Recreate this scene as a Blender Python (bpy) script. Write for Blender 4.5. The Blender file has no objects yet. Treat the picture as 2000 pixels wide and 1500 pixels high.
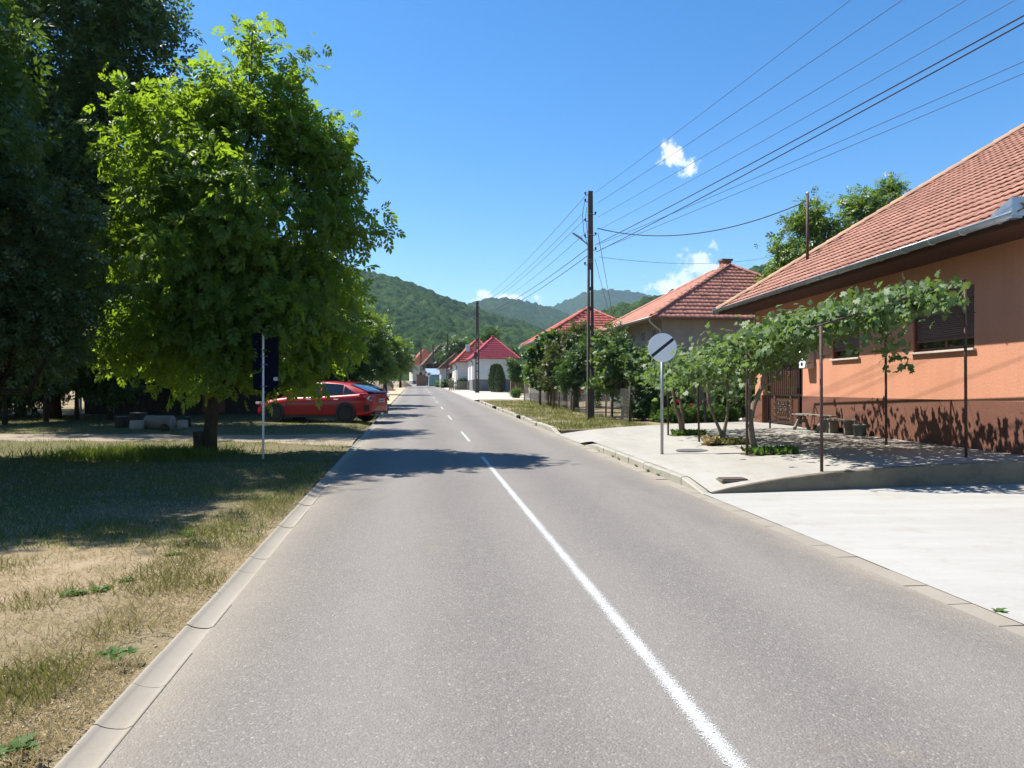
import bpy, math, random
import numpy as np
from mathutils import Vector, Matrix, noise as mnoise

SC = bpy.context.scene
COL = SC.collection
PI = math.pi
R = math.radians
random.seed(5)

# ------------------------------------------------------------------ camera, sky, sun, exposure
F, CX, HOR, CAMZ = 1500.0, 1000.0, 758.0, 1.70      # focal length in pixels of a 2000 px wide frame, horizon row, eye height
cam_d = bpy.data.cameras.new('camera'); cam = bpy.data.objects.new('camera', cam_d); COL.objects.link(cam)
cam.location = (0, 0, CAMZ); cam.rotation_euler = (R(90), 0, 0)
cam_d.sensor_width = 36; cam_d.lens = 36 * F / 2000; cam_d.shift_y = (HOR - 750) / 2000
cam_d.clip_start = 0.05; cam_d.clip_end = 20000
SC.camera = cam

SUN_EL = R(57); SUN_AZ = math.atan2(-0.92, 0.39)     # the sun stands to the left and a little ahead
world = bpy.data.worlds.new('World'); SC.world = world; world.use_nodes = True
wn = world.node_tree.nodes; wl = world.node_tree.links; wn.clear()
w_out = wn.new('ShaderNodeOutputWorld'); w_bg = wn.new('ShaderNodeBackground'); w_sky = wn.new('ShaderNodeTexSky')
w_sky.sky_type = 'NISHITA'; w_sky.sun_disc = False; w_sky.sun_elevation = SUN_EL; w_sky.sun_rotation = SUN_AZ
w_sky.altitude = 500; w_sky.air_density = 1.0; w_sky.dust_density = 0.35; w_sky.ozone_density = 2.6
w_bg.inputs['Strength'].default_value = 0.090
w_hs = wn.new('ShaderNodeHueSaturation'); w_hs.inputs['Saturation'].default_value = 1.36; w_hs.inputs['Value'].default_value = 1.0
wl.new(w_sky.outputs[0], w_hs.inputs['Color'])
w_tc = wn.new('ShaderNodeTexCoord')
w_nz = wn.new('ShaderNodeTexNoise'); w_nz.inputs['Scale'].default_value = 55; w_nz.inputs['Detail'].default_value = 7; w_nz.inputs['Roughness'].default_value = 0.62
wl.new(w_tc.outputs['Generated'], w_nz.inputs['Vector'])
def wmath(op, a, b=None):
    n = wn.new('ShaderNodeMath'); n.operation = op
    for i, v in enumerate((a, b)):
        if v is None: continue
        if isinstance(v, (int, float)): n.inputs[i].default_value = v
        else: wl.new(v, n.inputs[i])
    return n.outputs[0]
w_mask = None
# small fair-weather clouds: azimuth (from straight ahead, to the right) and elevation tangents, half sizes, strength
for (ta, te, sa, se, k) in ((.208, .306, .019, .017, 1), (.231, .293, .019, .013, .9), (.246, .161, .036, .020, .75), (.222, .146, .022, .016, .7),
                            (.207, .131, .032, .012, .8), (-.012, .118, .040, .010, .85), (-.042, .113, .020, .009, .5)):
    d = Vector((ta, 1, te)).normalized()
    s = wn.new('ShaderNodeVectorMath'); s.operation = 'SUBTRACT'; wl.new(w_tc.outputs['Generated'], s.inputs[0]); s.inputs[1].default_value = d
    m = wn.new('ShaderNodeVectorMath'); m.operation = 'MULTIPLY'; wl.new(s.outputs[0], m.inputs[0]); m.inputs[1].default_value = (1 / sa, 1 / sa, 1 / se)
    l = wn.new('ShaderNodeVectorMath'); l.operation = 'LENGTH'; wl.new(m.outputs[0], l.inputs[0])
    v = wmath('ADD', wmath('SUBTRACT', 1.0, l.outputs['Value']), wmath('MULTIPLY', wmath('SUBTRACT', w_nz.outputs['Fac'], 0.5), 4.4))
    mr = wn.new('ShaderNodeMapRange'); mr.interpolation_type = 'SMOOTHSTEP'
    mr.inputs['From Min'].default_value = -0.05; mr.inputs['From Max'].default_value = .85; mr.inputs['To Max'].default_value = k; wl.new(v, mr.inputs['Value'])
    w_mask = mr.outputs[0] if w_mask is None else wmath('MAXIMUM', w_mask, mr.outputs[0])
w_mix = wn.new('ShaderNodeMix'); w_mix.data_type = 'RGBA'
wl.new(w_mask, w_mix.inputs['Factor']); wl.new(w_hs.outputs[0], w_mix.inputs['A']); w_mix.inputs['B'].default_value = (6.4, 6.7, 7.0, 1)
wl.new(w_mix.outputs['Result'], w_bg.inputs['Color']); wl.new(w_bg.outputs[0], w_out.inputs['Surface'])

sun_d = bpy.data.lights.new('sun', 'SUN'); sun = bpy.data.objects.new('sun', sun_d); COL.objects.link(sun)
sun_d.energy = 5.0; sun_d.angle = R(0.53); sun_d.color = (1.0, 0.955, 0.88)
sun.rotation_euler = Vector((0.92 * math.cos(SUN_EL), -0.39 * math.cos(SUN_EL), -math.sin(SUN_EL))).to_track_quat('-Z', 'Y').to_euler()
vs = SC.view_settings
vs.view_transform = 'Standard'; vs.look = 'None'; vs.gamma = 1.0; vs.exposure = 1.1; vs.use_curve_mapping = False
SC.render.engine = 'CYCLES'
cy = SC.cycles
cy.max_bounces = 6; cy.diffuse_bounces = 2; cy.glossy_bounces = 2; cy.transmission_bounces = 4; cy.transparent_max_bounces = 8; cy.volume_bounces = 0
cy.caustics_reflective = False; cy.caustics_refractive = False
try:
    cy.use_denoising = True
except Exception: pass

# ------------------------------------------------------------------ survey helpers (metres; the road climbs 1.5 %)
SL = 22.0 / 1500.0
def gz(x, y):
    yy = min(max(y, -80.0), 330.0)
    return SL * yy
def at(px, py, Y): return Vector(((px - CX) / F * Y, Y, CAMZ + (HOR - py) / F * Y))
def on(px, py, h=0.0):                                   # the spot on the ground, h above it, that a sight line meets
    Y = F * (CAMZ - h) / (py - HOR + SL * F); return Vector(((px - CX) / F * Y, Y, SL * Y + h))
def bend(y): return -0.0016 * max(0.0, y - 140.0) ** 2
def road_x(t, y): return t - 0.1247 * y + bend(y)
TL, TR = -1.386, 3.97                                    # asphalt edges
def kerb_h(y):
    if y < 11.1 or y > 19.6: return 0.0
    return 0.12 * min(1, (y - 11.1) / 0.9, (19.6 - y) / 0.9)
def padz(x, y):
    t = max(0.0, x - (TR + 0.2 - 0.1247 * y)); w = math.exp(-t / 2.0)
    return (gz(x, y) + 0.004 + kerb_h(y) * math.exp(-t / 1.2)) * w + 0.57 * (1 - w) + kerb_h(y) * math.exp(-t / 1.2) * (1 - w)
def on_pad(px, py):
    Y = 15.0
    for _ in range(60):
        x = (px - CX) / F * Y; z = padz(x, Y); Y += 0.6 * (F * (CAMZ - z) / (py - HOR) - Y)
    return Vector(((px - CX) / F * Y, Y, padz((px - CX) / F * Y, Y)))

# ------------------------------------------------------------------ object helpers
def link(o):
    COL.objects.link(o); return o
def tag(o, label=None, cat=None, group=None, kind=None):
    if label: o['label'] = label
    if cat: o['category'] = cat
    if group: o['group'] = group
    if kind: o['kind'] = kind
    return o
def thing(name, label, cat, loc=(0, 0, 0), rz=0.0, group=None):
    o = link(bpy.data.objects.new(name, None)); o.location = loc; o.rotation_euler = (0, 0, rz); o.empty_display_size = 0.2
    return tag(o, label, cat, group)
def part(name, mesh, parent=None, loc=None, rot=None, kind=None):
    o = link(bpy.data.objects.new(name, mesh))
    if parent is not None: o.parent = parent
    if loc is not None: o.location = loc
    if rot is not None: o.rotation_euler = rot
    if kind: o['kind'] = kind
    return o
def copy_tree(o, parent=None):
    c = o.copy(); COL.objects.link(c); c.parent = parent
    for ch in list(o.children): copy_tree(ch, c)
    return c

class MB:
    def __init__(s): s.v = []; s.f = []
    def add(s, vs, fs):
        n = len(s.v); s.v += [tuple(p) for p in vs]; s.f += [tuple(i + n for i in f) for f in fs]; return s
    def box(s, c, d, rz=0.0, taper=1.0, m=None):
        x, y, z = d[0] / 2, d[1] / 2, d[2] / 2
        P = [Vector((sx * x * (taper if sz > 0 else 1), sy * y * (taper if sz > 0 else 1), sz * z)) for sz in (-1, 1) for sy in (-1, 1) for sx in (-1, 1)]
        M = m if m is not None else Matrix.Rotation(rz, 3, 'Z')
        P = [M @ p + Vector(c) for p in P]
        return s.add(P, [(0, 2, 3, 1), (4, 5, 7, 6), (0, 1, 5, 4), (2, 6, 7, 3), (0, 4, 6, 2), (1, 3, 7, 5)])
    def b(s, x0, x1, y0, y1, z0, z1): return s.box(((x0 + x1) / 2, (y0 + y1) / 2, (z0 + z1) / 2), (x1 - x0, y1 - y0, z1 - z0))
    def beam(s, p, q, w, h, up=(0, 0, 1)):
        p, q = Vector(p), Vector(q); d = (q - p); L = d.length; d.normalize()
        a = d.cross(Vector(up)); a = a.normalized() if a.length > 1e-4 else Vector((1, 0, 0)); u = a.cross(d)
        M = Matrix((a, d, u)).transposed(); return s.box((p + q) / 2, (w, L, h), m=M)
    def tube(s, pts, rad, n=8, cap=True):
        pts = [Vector(p) for p in pts]; rad = rad if isinstance(rad, (list, tuple)) else [rad] * len(pts)
        vs = []; fs = []; ref = Vector((0.31, 0.2, 0.93))
        for i, p in enumerate(pts):
            d = (pts[min(i + 1, len(pts) - 1)] - pts[max(i - 1, 0)]).normalized()
            a = d.cross(ref)
            if a.length < 1e-3: a = d.cross(Vector((1, 0, 0)))
            a.normalize(); b = d.cross(a)
            for k in range(n):
                t = 2 * PI * k / n; vs.append(p + rad[i] * (a * math.cos(t) + b * math.sin(t)))
        for i in range(len(pts) - 1):
            for k in range(n):
                fs.append((i * n + k, i * n + (k + 1) % n, (i + 1) * n + (k + 1) % n, (i + 1) * n + k))
        if cap: fs += [tuple(range(n))[::-1], tuple(range((len(pts) - 1) * n, len(pts) * n))]
        return s.add(vs, fs)
    def lathe(s, prof, n=24, c=(0, 0, 0), M=None):
        vs = []; fs = []; M = M or Matrix.Identity(3)
        for (r, z) in prof:
            for k in range(n):
                t = 2 * PI * k / n; vs.append(M @ Vector((r * math.cos(t), r * math.sin(t), z)) + Vector(c))
        m = len(prof)
        for i in range(m - 1):
            for k in range(n): fs.append((i * n + k, i * n + (k + 1) % n, (i + 1) * n + (k + 1) % n, (i + 1) * n + k))
        fs += [tuple(range(n))[::-1], tuple(range((m - 1) * n, m * n))]
        return s.add(vs, fs)
    def prism(s, poly, ext, M=None, o=(0, 0, 0)):        # polygon in local xy, extruded along local z
        M = M or Matrix.Identity(3); n = len(poly); o = Vector(o)
        vs = [M @ Vector((x, y, 0)) + o for x, y in poly] + [M @ Vector((x, y, ext)) + o for x, y in poly]
        return s.add(vs, [tuple(range(n))[::-1], tuple(range(n, 2 * n))] + [(i, (i + 1) % n, n + (i + 1) % n, n + i) for i in range(n)])
    def mesh(s, name, mat, smooth=False):
        me = bpy.data.meshes.new(name); me.from_pydata(s.v, [], s.f); me.update()
        if mat: me.materials.append(mat)
        if smooth: me.polygons.foreach_set('use_smooth', [True] * len(me.polygons))
        return me
    def build(s, name, mat, parent=None, smooth=False, kind=None, loc=None, rot=None, bevel=0):
        o = part(name, s.mesh(name, mat, smooth), parent, loc, rot, kind)
        if bevel:
            bv = o.modifiers.new('bevel', 'BEVEL'); bv.width = bevel; bv.segments = 2; bv.limit_method = 'ANGLE'; bv.angle_limit = R(40)
        return o

def np_mesh(name, V, Fc, mat, smooth=False):             # Fc: (n,k) array, every face with k corners
    V = np.asarray(V, np.float32).reshape(-1, 3); Fc = np.asarray(Fc, np.int32); n, k = Fc.shape
    me = bpy.data.meshes.new(name)
    me.vertices.add(len(V)); me.vertices.foreach_set('co', V.ravel())
    me.loops.add(n * k); me.loops.foreach_set('vertex_index', Fc.ravel())
    me.polygons.add(n); me.polygons.foreach_set('loop_start', np.arange(0, n * k, k, dtype=np.int32))
    if smooth: me.polygons.foreach_set('use_smooth', np.ones(n, bool))
    me.update(calc_edges=True); me.materials.append(mat); return me

# leaf templates: (along, across, up) in leaf lengths, triangles
OVAL = (np.array([(0, 0, 0), (.3, .22, .05), (.68, .235, .03), (1, 0, -.16), (.68, -.235, .03), (.3, -.22, .05), (.5, 0, -.02)]),
        np.array([(0, 6, 1), (1, 6, 2), (2, 6, 3), (0, 5, 6), (5, 4, 6), (4, 3, 6)]))
OVAL4 = (np.array([(0, 0, 0), (.32, .19, .04), (.7, .20, .01), (1, 0, -.16), (.7, -.20, .01), (.32, -.19, .04)]), np.array([(0, 2, 1), (0, 3, 2), (0, 4, 3), (0, 5, 4)]))
DIAM = (np.array([(0, 0, 0), (.45, .24, .05), (1, 0, -.1), (.45, -.24, .05)]), np.array([(0, 2, 1), (0, 3, 2)]))
VINE = (np.array([(.05, 0, 0), (-.12, .28, .02), (.2, .52, -.05), (.42, .30, .05), (.72, .40, -.04), (.68, .16, .04), (1, 0, -.12),
                  (.68, -.16, .04), (.72, -.40, -.04), (.42, -.30, .05), (.2, -.52, -.05), (-.12, -.28, .02), (.4, 0, .03)]),
        np.array([(0, 12, 1), (1, 12, 2), (2, 12, 3), (3, 12, 4), (4, 12, 5), (5, 12, 6), (6, 12, 7), (7, 12, 8), (8, 12, 9), (9, 12, 10), (10, 12, 11), (11, 12, 0)]))
BLADE = (np.array([(0, .035, 0), (0, -.035, 0), (.55, .025, .05), (.55, -.025, .05), (1, 0, .22)]), np.array([(0, 1, 3), (0, 3, 2), (2, 3, 4)]))
def combine(tpl, frames):                                # several leaves on one stalk: (origin, axis, normal, size)
    Vs = []; Fs = []; n = 0
    for o, a, nn, sz in frames:
        a = np.array(Vector(a).normalized()); nn = np.array(Vector(nn)); b = np.cross(nn, a); b /= np.linalg.norm(b); nn = np.cross(a, b)
        T = tpl[0] * sz; Vs.append(np.array(o) + T[:, :1] * a + T[:, 1:2] * b + T[:, 2:] * nn); Fs.append(tpl[1] + n); n += len(tpl[0])
    return np.concatenate(Vs), np.concatenate(Fs)
WALNUT = combine(OVAL4, [((.30, .02, 0), (.55, .8, -.12), (0, 0, 1), .34), ((.30, -.02, 0), (.55, -.8, -.12), (0, 0, 1), .34), ((.52, .02, -.03), (.6, .75, -.25), (0, 0, 1), .42),
                        ((.52, -.02, -.03), (.6, -.75, -.25), (0, 0, 1), .42), ((.70, .02, -.08), (.75, .6, -.35), (.2, 0, 1), .42), ((.70, -.02, -.08), (.75, -.6, -.35), (.2, 0, 1), .42), ((.80, 0, -.12), (1, 0, -.5), (.4, 0, 1), .46)])
SPRIG = combine(DIAM, [((.0, 0, 0), (.5, .8, .1), (0, 0, 1), .5), ((.18, 0, 0), (.5, -.8, .0), (0, 0, 1), .5), ((.36, 0, 0), (.6, .75, -.1), (0, .1, 1), .52), ((.52, 0, -.02), (.6, -.7, -.1), (0, 0, 1), .5), ((.62, 0, -.03), (1, .1, -.2), (0, 0, 1), .5)])
def unit(a): return a / np.maximum(np.linalg.norm(a, axis=1, keepdims=True), 1e-6)
def frames_of(A, N):
    A = unit(A); B = unit(np.cross(N, A)); return A, B, np.cross(A, B)
def leaf_mesh(name, P, A, N, S, tpl, mat):
    A, B, N = frames_of(A, N); T = tpl[0]; k = len(T); n = len(P)
    V = P[:, None, :] + S[:, None, None] * (T[None, :, :1] * A[:, None] + T[None, :, 1:2] * B[:, None] + T[None, :, 2:] * N[:, None])
    Fc = (tpl[1][None] + (np.arange(n) * k)[:, None, None]).reshape(-1, tpl[1].shape[1])
    return np_mesh(name, V, Fc, mat)
def leaf_objects(name, P, A, N, S, tpl, mat, parent):    # each one an object; they share one mesh
    A, B, N = frames_of(A, N); me = np_mesh(name, tpl[0], tpl[1], mat); inv = parent.matrix_world.inverted() if parent else Matrix.Identity(4)
    for p, a, b, n, s in zip(P, A, B, N, S):
        o = link(bpy.data.objects.new(name, me)); o.parent = parent
        M = Matrix((Vector(a) * s, Vector(b) * s, Vector(n) * s)).transposed().to_4x4(); M.translation = Vector(p)
        o.matrix_basis = M

# ------------------------------------------------------------------ procedural materials
def nodes(name):
    m = bpy.data.materials.new(name); m.use_nodes = True; nt = m.node_tree; return m, nt, nt.nodes['Principled BSDF']
def rgb(c): return (c[0], c[1], c[2], 1)
def ramp(nt, fac, cols, pos=None):
    r = nt.nodes.new('ShaderNodeValToRGB'); nt.links.new(fac, r.inputs['Fac']); e = r.color_ramp.elements
    pos = pos or [i / (len(cols) - 1) for i in range(len(cols))]
    while len(e) < len(cols): e.new(0.5)
    for i, c in enumerate(cols): e[i].position = pos[i]; e[i].color = rgb(c)
    return r.outputs['Color']
def tex(nt, kind, scale, detail=4, rough=.6, vec=None, stretch=None, coord='Object', dist=0):
    t = nt.nodes.new('ShaderNodeTex' + kind); t.inputs['Scale'].default_value = scale
    if kind == 'Noise': t.inputs['Detail'].default_value = detail; t.inputs['Roughness'].default_value = rough; t.inputs['Distortion'].default_value = dist
    if vec is None:
        if coord == 'World': g = nt.nodes.new('ShaderNodeNewGeometry'); vec = g.outputs['Position']
        else: g = nt.nodes.new('ShaderNodeTexCoord'); vec = g.outputs[coord]
    if stretch:
        mp = nt.nodes.new('ShaderNodeMapping'); mp.inputs['Scale'].default_value = stretch; nt.links.new(vec, mp.inputs['Vector']); vec = mp.outputs[0]
    nt.links.new(vec, t.inputs['Vector']); return t
def mixc(nt, fac, a, b, mode='MIX'):
    m = nt.nodes.new('ShaderNodeMix'); m.data_type = 'RGBA'; m.blend_type = mode
    for k, v in (('Factor', fac), ('A', a), ('B', b)):
        i = [x for x in m.inputs if x.name == k and (x.type == ('VALUE' if k == 'Factor' else 'RGBA'))][0]
        if isinstance(v, (int, float)): i.default_value = v
        elif isinstance(v, tuple): i.default_value = rgb(v)
        else: nt.links.new(v, i)
    return [x for x in m.outputs if x.type == 'RGBA'][0]
def mth(nt, op, a, b=0.0, clamp=False):
    n = nt.nodes.new('ShaderNodeMath'); n.operation = op; n.use_clamp = clamp
    for i, v in enumerate((a, b)):
        if isinstance(v, (int, float)): n.inputs[i].default_value = v
        else: nt.links.new(v, n.inputs[i])
    return n.outputs[0]
def bump(nt, bsdf, h, strength=.3, dist=.01):
    b = nt.nodes.new('ShaderNodeBump'); b.inputs['Strength'].default_value = strength; b.inputs['Distance'].default_value = dist
    nt.links.new(h, b.inputs['Height']); nt.links.new(b.outputs[0], bsdf.inputs['Normal'])
def surf(name, c1, c2=None, scale=3, rough=.8, bs=60, bst=.25, bd=.006, metal=0, spec=.4, stretch=None, island=None, coat=0, c3=None, coord='Object'):
    m, nt, p = nodes(name); c2 = c2 or tuple(.75 * v for v in c1)
    n = tex(nt, 'Noise', scale, 6, .62, stretch=stretch, coord=coord)
    col = ramp(nt, n.outputs['Fac'], [c1, c2] if c3 is None else [c1, c2, c3], [.32, .7] if c3 is None else [.3, .55, .78])
    if island:
        g = nt.nodes.new('ShaderNodeNewGeometry'); oi = nt.nodes.new('ShaderNodeObjectInfo')
        r = mth(nt, 'FRACT', mth(nt, 'ADD', g.outputs['Random Per Island'], oi.outputs['Random']))
        col = mixc(nt, island, col, ramp(nt, r, [tuple(.55 * v for v in c1), c1, tuple(min(1, 1.35 * v) for v in c1)]))
    nt.links.new(col, p.inputs['Base Color']); p.inputs['Roughness'].default_value = rough; p.inputs['Metallic'].default_value = metal
    p.inputs['Specular IOR Level'].default_value = spec; p.inputs['Coat Weight'].default_value = coat; p.inputs['Coat Roughness'].default_value = .08
    if bst:
        b = tex(nt, 'Noise', bs, 5, .65, stretch=stretch, coord=coord); bump(nt, p, b.outputs['Fac'], bst, bd)
    return m
def leafm(name, c1, c2, tr, trans=.35, rough=.42, spec=.45):
    m, nt, p = nodes(name); g = nt.nodes.new('ShaderNodeNewGeometry'); oi = nt.nodes.new('ShaderNodeObjectInfo')
    r = mth(nt, 'FRACT', mth(nt, 'ADD', g.outputs['Random Per Island'], oi.outputs['Random']))
    col = ramp(nt, r, [c1, c2, tuple(.5 * (a + b) for a, b in zip(c1, c2)), tuple(1.25 * v for v in c2)], [0, .6, .9, 1])
    nt.links.new(col, p.inputs['Base Color']); p.inputs['Roughness'].default_value = rough; p.inputs['Specular IOR Level'].default_value = spec
    t = nt.nodes.new('ShaderNodeBsdfTranslucent'); nt.links.new(mixc(nt, r, tr, tuple(.7 * v for v in tr)), t.inputs['Color'])
    ms = nt.nodes.new('ShaderNodeMixShader'); ms.inputs[0].default_value = trans
    nt.links.new(p.outputs[0], ms.inputs[1]); nt.links.new(t.outputs[0], ms.inputs[2]); nt.links.new(ms.outputs[0], nt.nodes['Material Output'].inputs['Surface'])
    return m

M = {}
def asphalt():
    m, nt, p = nodes('asphalt')
    big = tex(nt, 'Noise', .55, 5, .6, coord='World', stretch=(1, .35, 1)); mid = tex(nt, 'Noise', 7, 4, .6, coord='World')
    st = tex(nt, 'Voronoi', 82, coord='World'); fine = tex(nt, 'Noise', 240, 3, .7, coord='World')
    c = ramp(nt, big.outputs['Fac'], [(.116, .104, .090), (.157, .140, .121), (.20, .178, .154)], [.3, .52, .75])
    c = mixc(nt, .5, c, ramp(nt, mid.outputs['Fac'], [(.112, .10, .089), (.19, .172, .154)], [.35, .68]))
    c = mixc(nt, .6, c, ramp(nt, st.outputs['Color'], [(.045, .04, .038), (.115, .104, .093), (.18, .163, .146), (.47, .43, .385)], [.0, .4, .8, 1]))
    c = mixc(nt, .35, c, ramp(nt, fine.outputs['Fac'], [(.05, .045, .042), (.30, .28, .26)], [.35, .66]))
    st2 = tex(nt, 'Voronoi', 7, coord='World'); c = mixc(nt, mth(nt, 'MULTIPLY', mth(nt, 'LESS_THAN', st2.outputs['Distance'], .035), .5), c, (.42, .39, .34))
    g = nt.nodes.new('ShaderNodeNewGeometry'); sx = nt.nodes.new('ShaderNodeSeparateXYZ'); nt.links.new(g.outputs['Position'], sx.inputs[0])
    t = mth(nt, 'ADD', sx.outputs['X'], mth(nt, 'MULTIPLY', sx.outputs['Y'], .1247))          # metres across the road
    wob = tex(nt, 'Noise', .35, 4, .6, coord='World'); t = mth(nt, 'ADD', t, mth(nt, 'MULTIPLY', mth(nt, 'SUBTRACT', wob.outputs['Fac'], .5), .9))
    trk = mth(nt, 'POWER', mth(nt, 'ABSOLUTE', mth(nt, 'SINE', mth(nt, 'MULTIPLY', mth(nt, 'SUBTRACT', t, .55), 1.95))), 2.0)
    c = mixc(nt, mth(nt, 'MULTIPLY', trk, .26), c, (.27, .245, .215))                          # polished wheel tracks
    dust = mth(nt, 'POWER', mth(nt, 'DIVIDE', mth(nt, 'ABSOLUTE', mth(nt, 'SUBTRACT', t, 1.29)), 2.75, True), 9.0)
    c = mixc(nt, mth(nt, 'MULTIPLY', dust, .55), c, (.31, .26, .19))                            # dust along both edges
    blot = tex(nt, 'Noise', .55, 6, .7, coord='World', stretch=(1, .25, 1), dist=.6); c = mixc(nt, ramp(nt, blot.outputs['Fac'], [(.32, .32, .32), (0, 0, 0), (0, 0, 0), (.22, .22, .22)], [.3, .44, .6, .74]), c, (.085, .078, .072))
    spot = tex(nt, 'Noise', .9, 3, .5, coord='World'); c = mixc(nt, ramp(nt, spot.outputs['Fac'], [(0, 0, 0), (.3, .3, .3)], [.66, .78]), c, (.27, .20, .12))
    nt.links.new(c, p.inputs['Base Color']); p.inputs['Roughness'].default_value = .82; p.inputs['Specular IOR Level'].default_value = .3
    h = mth(nt, 'ADD', mth(nt, 'MULTIPLY', st.outputs['Distance'], -1.2), mth(nt, 'MULTIPLY', fine.outputs['Fac'], .5)); bump(nt, p, h, .55, .006); return m
M['asphalt'] = asphalt()
def concrete(name, a, b, streak=None, dirt=(.2, .18, .14), dk=.25):
    m, nt, p = nodes(name)
    n = tex(nt, 'Noise', .9, 7, .6, coord='World', stretch=streak); f = tex(nt, 'Noise', 26, 5, .7, coord='World', stretch=streak); d = tex(nt, 'Noise', 2.3, 6, .7, coord='World')
    c = ramp(nt, n.outputs['Fac'], [a, b], [.3, .72]); c = mixc(nt, .25, c, ramp(nt, f.outputs['Fac'], [tuple(.78 * v for v in a), a], [.35, .62]))
    c = mixc(nt, ramp(nt, d.outputs['Fac'], [(0, 0, 0), (dk, dk, dk)], [.52, .8]), c, dirt)
    sp = tex(nt, 'Voronoi', 3.1, coord='World'); c = mixc(nt, mth(nt, 'LESS_THAN', sp.outputs['Distance'], .025), c, (.10, .09, .075))
    nt.links.new(c, p.inputs['Base Color']); p.inputs['Roughness'].default_value = .78; p.inputs['Specular IOR Level'].default_value = .35
    bump(nt, p, f.outputs['Fac'], .2, .006); return m
M['pad'] = concrete('pad_concrete', (.335, .32, .285), (.255, .235, .20), (2.2, .35, 1), (.24, .20, .14), .7)
M['drive'] = concrete('drive_concrete', (.36, .35, .325), (.285, .27, .242), (.5, 2.4, 1), (.26, .22, .165), .65)
M['kerb'] = concrete('kerb_concrete', (.34, .32, .27), (.25, .235, .19), None, (.12, .115, .085), .7)
M['gutter'] = concrete('gutter_concrete', (.275, .245, .20), (.215, .188, .148), None, (.25, .2, .14), .45)
M['oldconc'] = concrete('weathered_concrete', (.19, .155, .105), (.115, .095, .065), None, (.04, .038, .03), .9)
M['pave'] = concrete('pavement_concrete', (.42, .39, .33), (.36, .33, .27), None, (.25, .2, .14), .5)
def paint():
    m, nt, p = nodes('road_paint'); tc = nt.nodes.new('ShaderNodeTexCoord'); sx = nt.nodes.new('ShaderNodeSeparateXYZ'); nt.links.new(tc.outputs['UV'], sx.inputs[0])
    n = tex(nt, 'Noise', 150, 4, .75, coord='World', stretch=(1, .6, 1)); n2 = tex(nt, 'Noise', 2.0, 3, .6, coord='World')
    st = tex(nt, 'Voronoi', 110, coord='World')
    edge = mth(nt, 'MULTIPLY', mth(nt, 'ABSOLUTE', mth(nt, 'SUBTRACT', sx.outputs['X'], .5)), 2.0)
    wear = mth(nt, 'ADD', mth(nt, 'ADD', mth(nt, 'MULTIPLY', mth(nt, 'POWER', edge, 1.6), .42), mth(nt, 'MULTIPLY', n2.outputs['Fac'], .18)), mth(nt, 'MULTIPLY', st.outputs['Distance'], .22))
    k = mth(nt, 'MULTIPLY', mth(nt, 'SUBTRACT', mth(nt, 'ADD', n.outputs['Fac'], -.07), wear), 4.2, True)
    nt.links.new(ramp(nt, n.outputs['Fac'], [(.36, .355, .34), (.56, .56, .545)], [.35, .62]), p.inputs['Base Color']); p.inputs['Roughness'].default_value = .6
    nt.links.new(k, p.inputs['Alpha']); bump(nt, p, st.outputs['Distance'], .4, .004); return m
M['paint'] = paint()
def soil():
    m, nt, p = nodes('soil_and_grass')
    a = tex(nt, 'Noise', .23, 6, .6, coord='World'); b = tex(nt, 'Noise', 3.0, 6, .7, coord='World'); f = tex(nt, 'Noise', 45, 4, .7, coord='World')
    c = ramp(nt, b.outputs['Fac'], [(.44, .34, .225), (.36, .275, .17), (.28, .22, .115), (.17, .16, .065)], [.28, .45, .58, .75])
    c = mixc(nt, ramp(nt, a.outputs['Fac'], [(0, 0, 0), (.75, .75, .75)], [.42, .62]), c, (.10, .105, .035))
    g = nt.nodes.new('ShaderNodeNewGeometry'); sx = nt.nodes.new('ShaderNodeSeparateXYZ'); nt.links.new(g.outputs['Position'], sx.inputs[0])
    yy = mth(nt, 'ADD', sx.outputs['Y'], mth(nt, 'MULTIPLY', mth(nt, 'SUBTRACT', b.outputs['Fac'], .5), 5.0))      # lawn past the trodden verge, tree shade darkened into its colour as well
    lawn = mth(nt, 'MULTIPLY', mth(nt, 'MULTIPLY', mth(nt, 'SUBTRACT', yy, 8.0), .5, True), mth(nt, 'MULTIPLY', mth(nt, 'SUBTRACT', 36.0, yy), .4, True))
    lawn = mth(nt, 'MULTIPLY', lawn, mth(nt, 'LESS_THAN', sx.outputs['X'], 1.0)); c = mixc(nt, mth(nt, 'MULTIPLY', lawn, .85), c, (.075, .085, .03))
    c = mixc(nt, .4, c, ramp(nt, f.outputs['Fac'], [(.07, .05, .035), (.36, .28, .2)], [.33, .68]))
    nt.links.new(c, p.inputs['Base Color']); p.inputs['Roughness'].default_value = .95; p.inputs['Specular IOR Level'].default_value = .1
    bump(nt, p, mth(nt, 'ADD', f.outputs['Fac'], b.outputs['Fac']), .7, .03); return m
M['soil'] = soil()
M['track'] = surf('dirt_track', (.30, .25, .19), (.21, .17, .125), 1.2, .95, 40, .5, .02, coord='World', spec=.1)
M['sand'] = surf('sandy_shoulder', (.46, .37, .25), (.34, .26, .16), .8, .95, 30, .5, .02, coord='World', spec=.1)
M['darksoil'] = surf('dark_soil', (.06, .045, .03), (.10, .075, .05), 6, .95, 50, .8, .02, spec=.1)
M['heap'] = surf('heaped_earth', (.22, .165, .115), (.13, .095, .068), 5, .95, 14, .9, .05, spec=.1)
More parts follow.
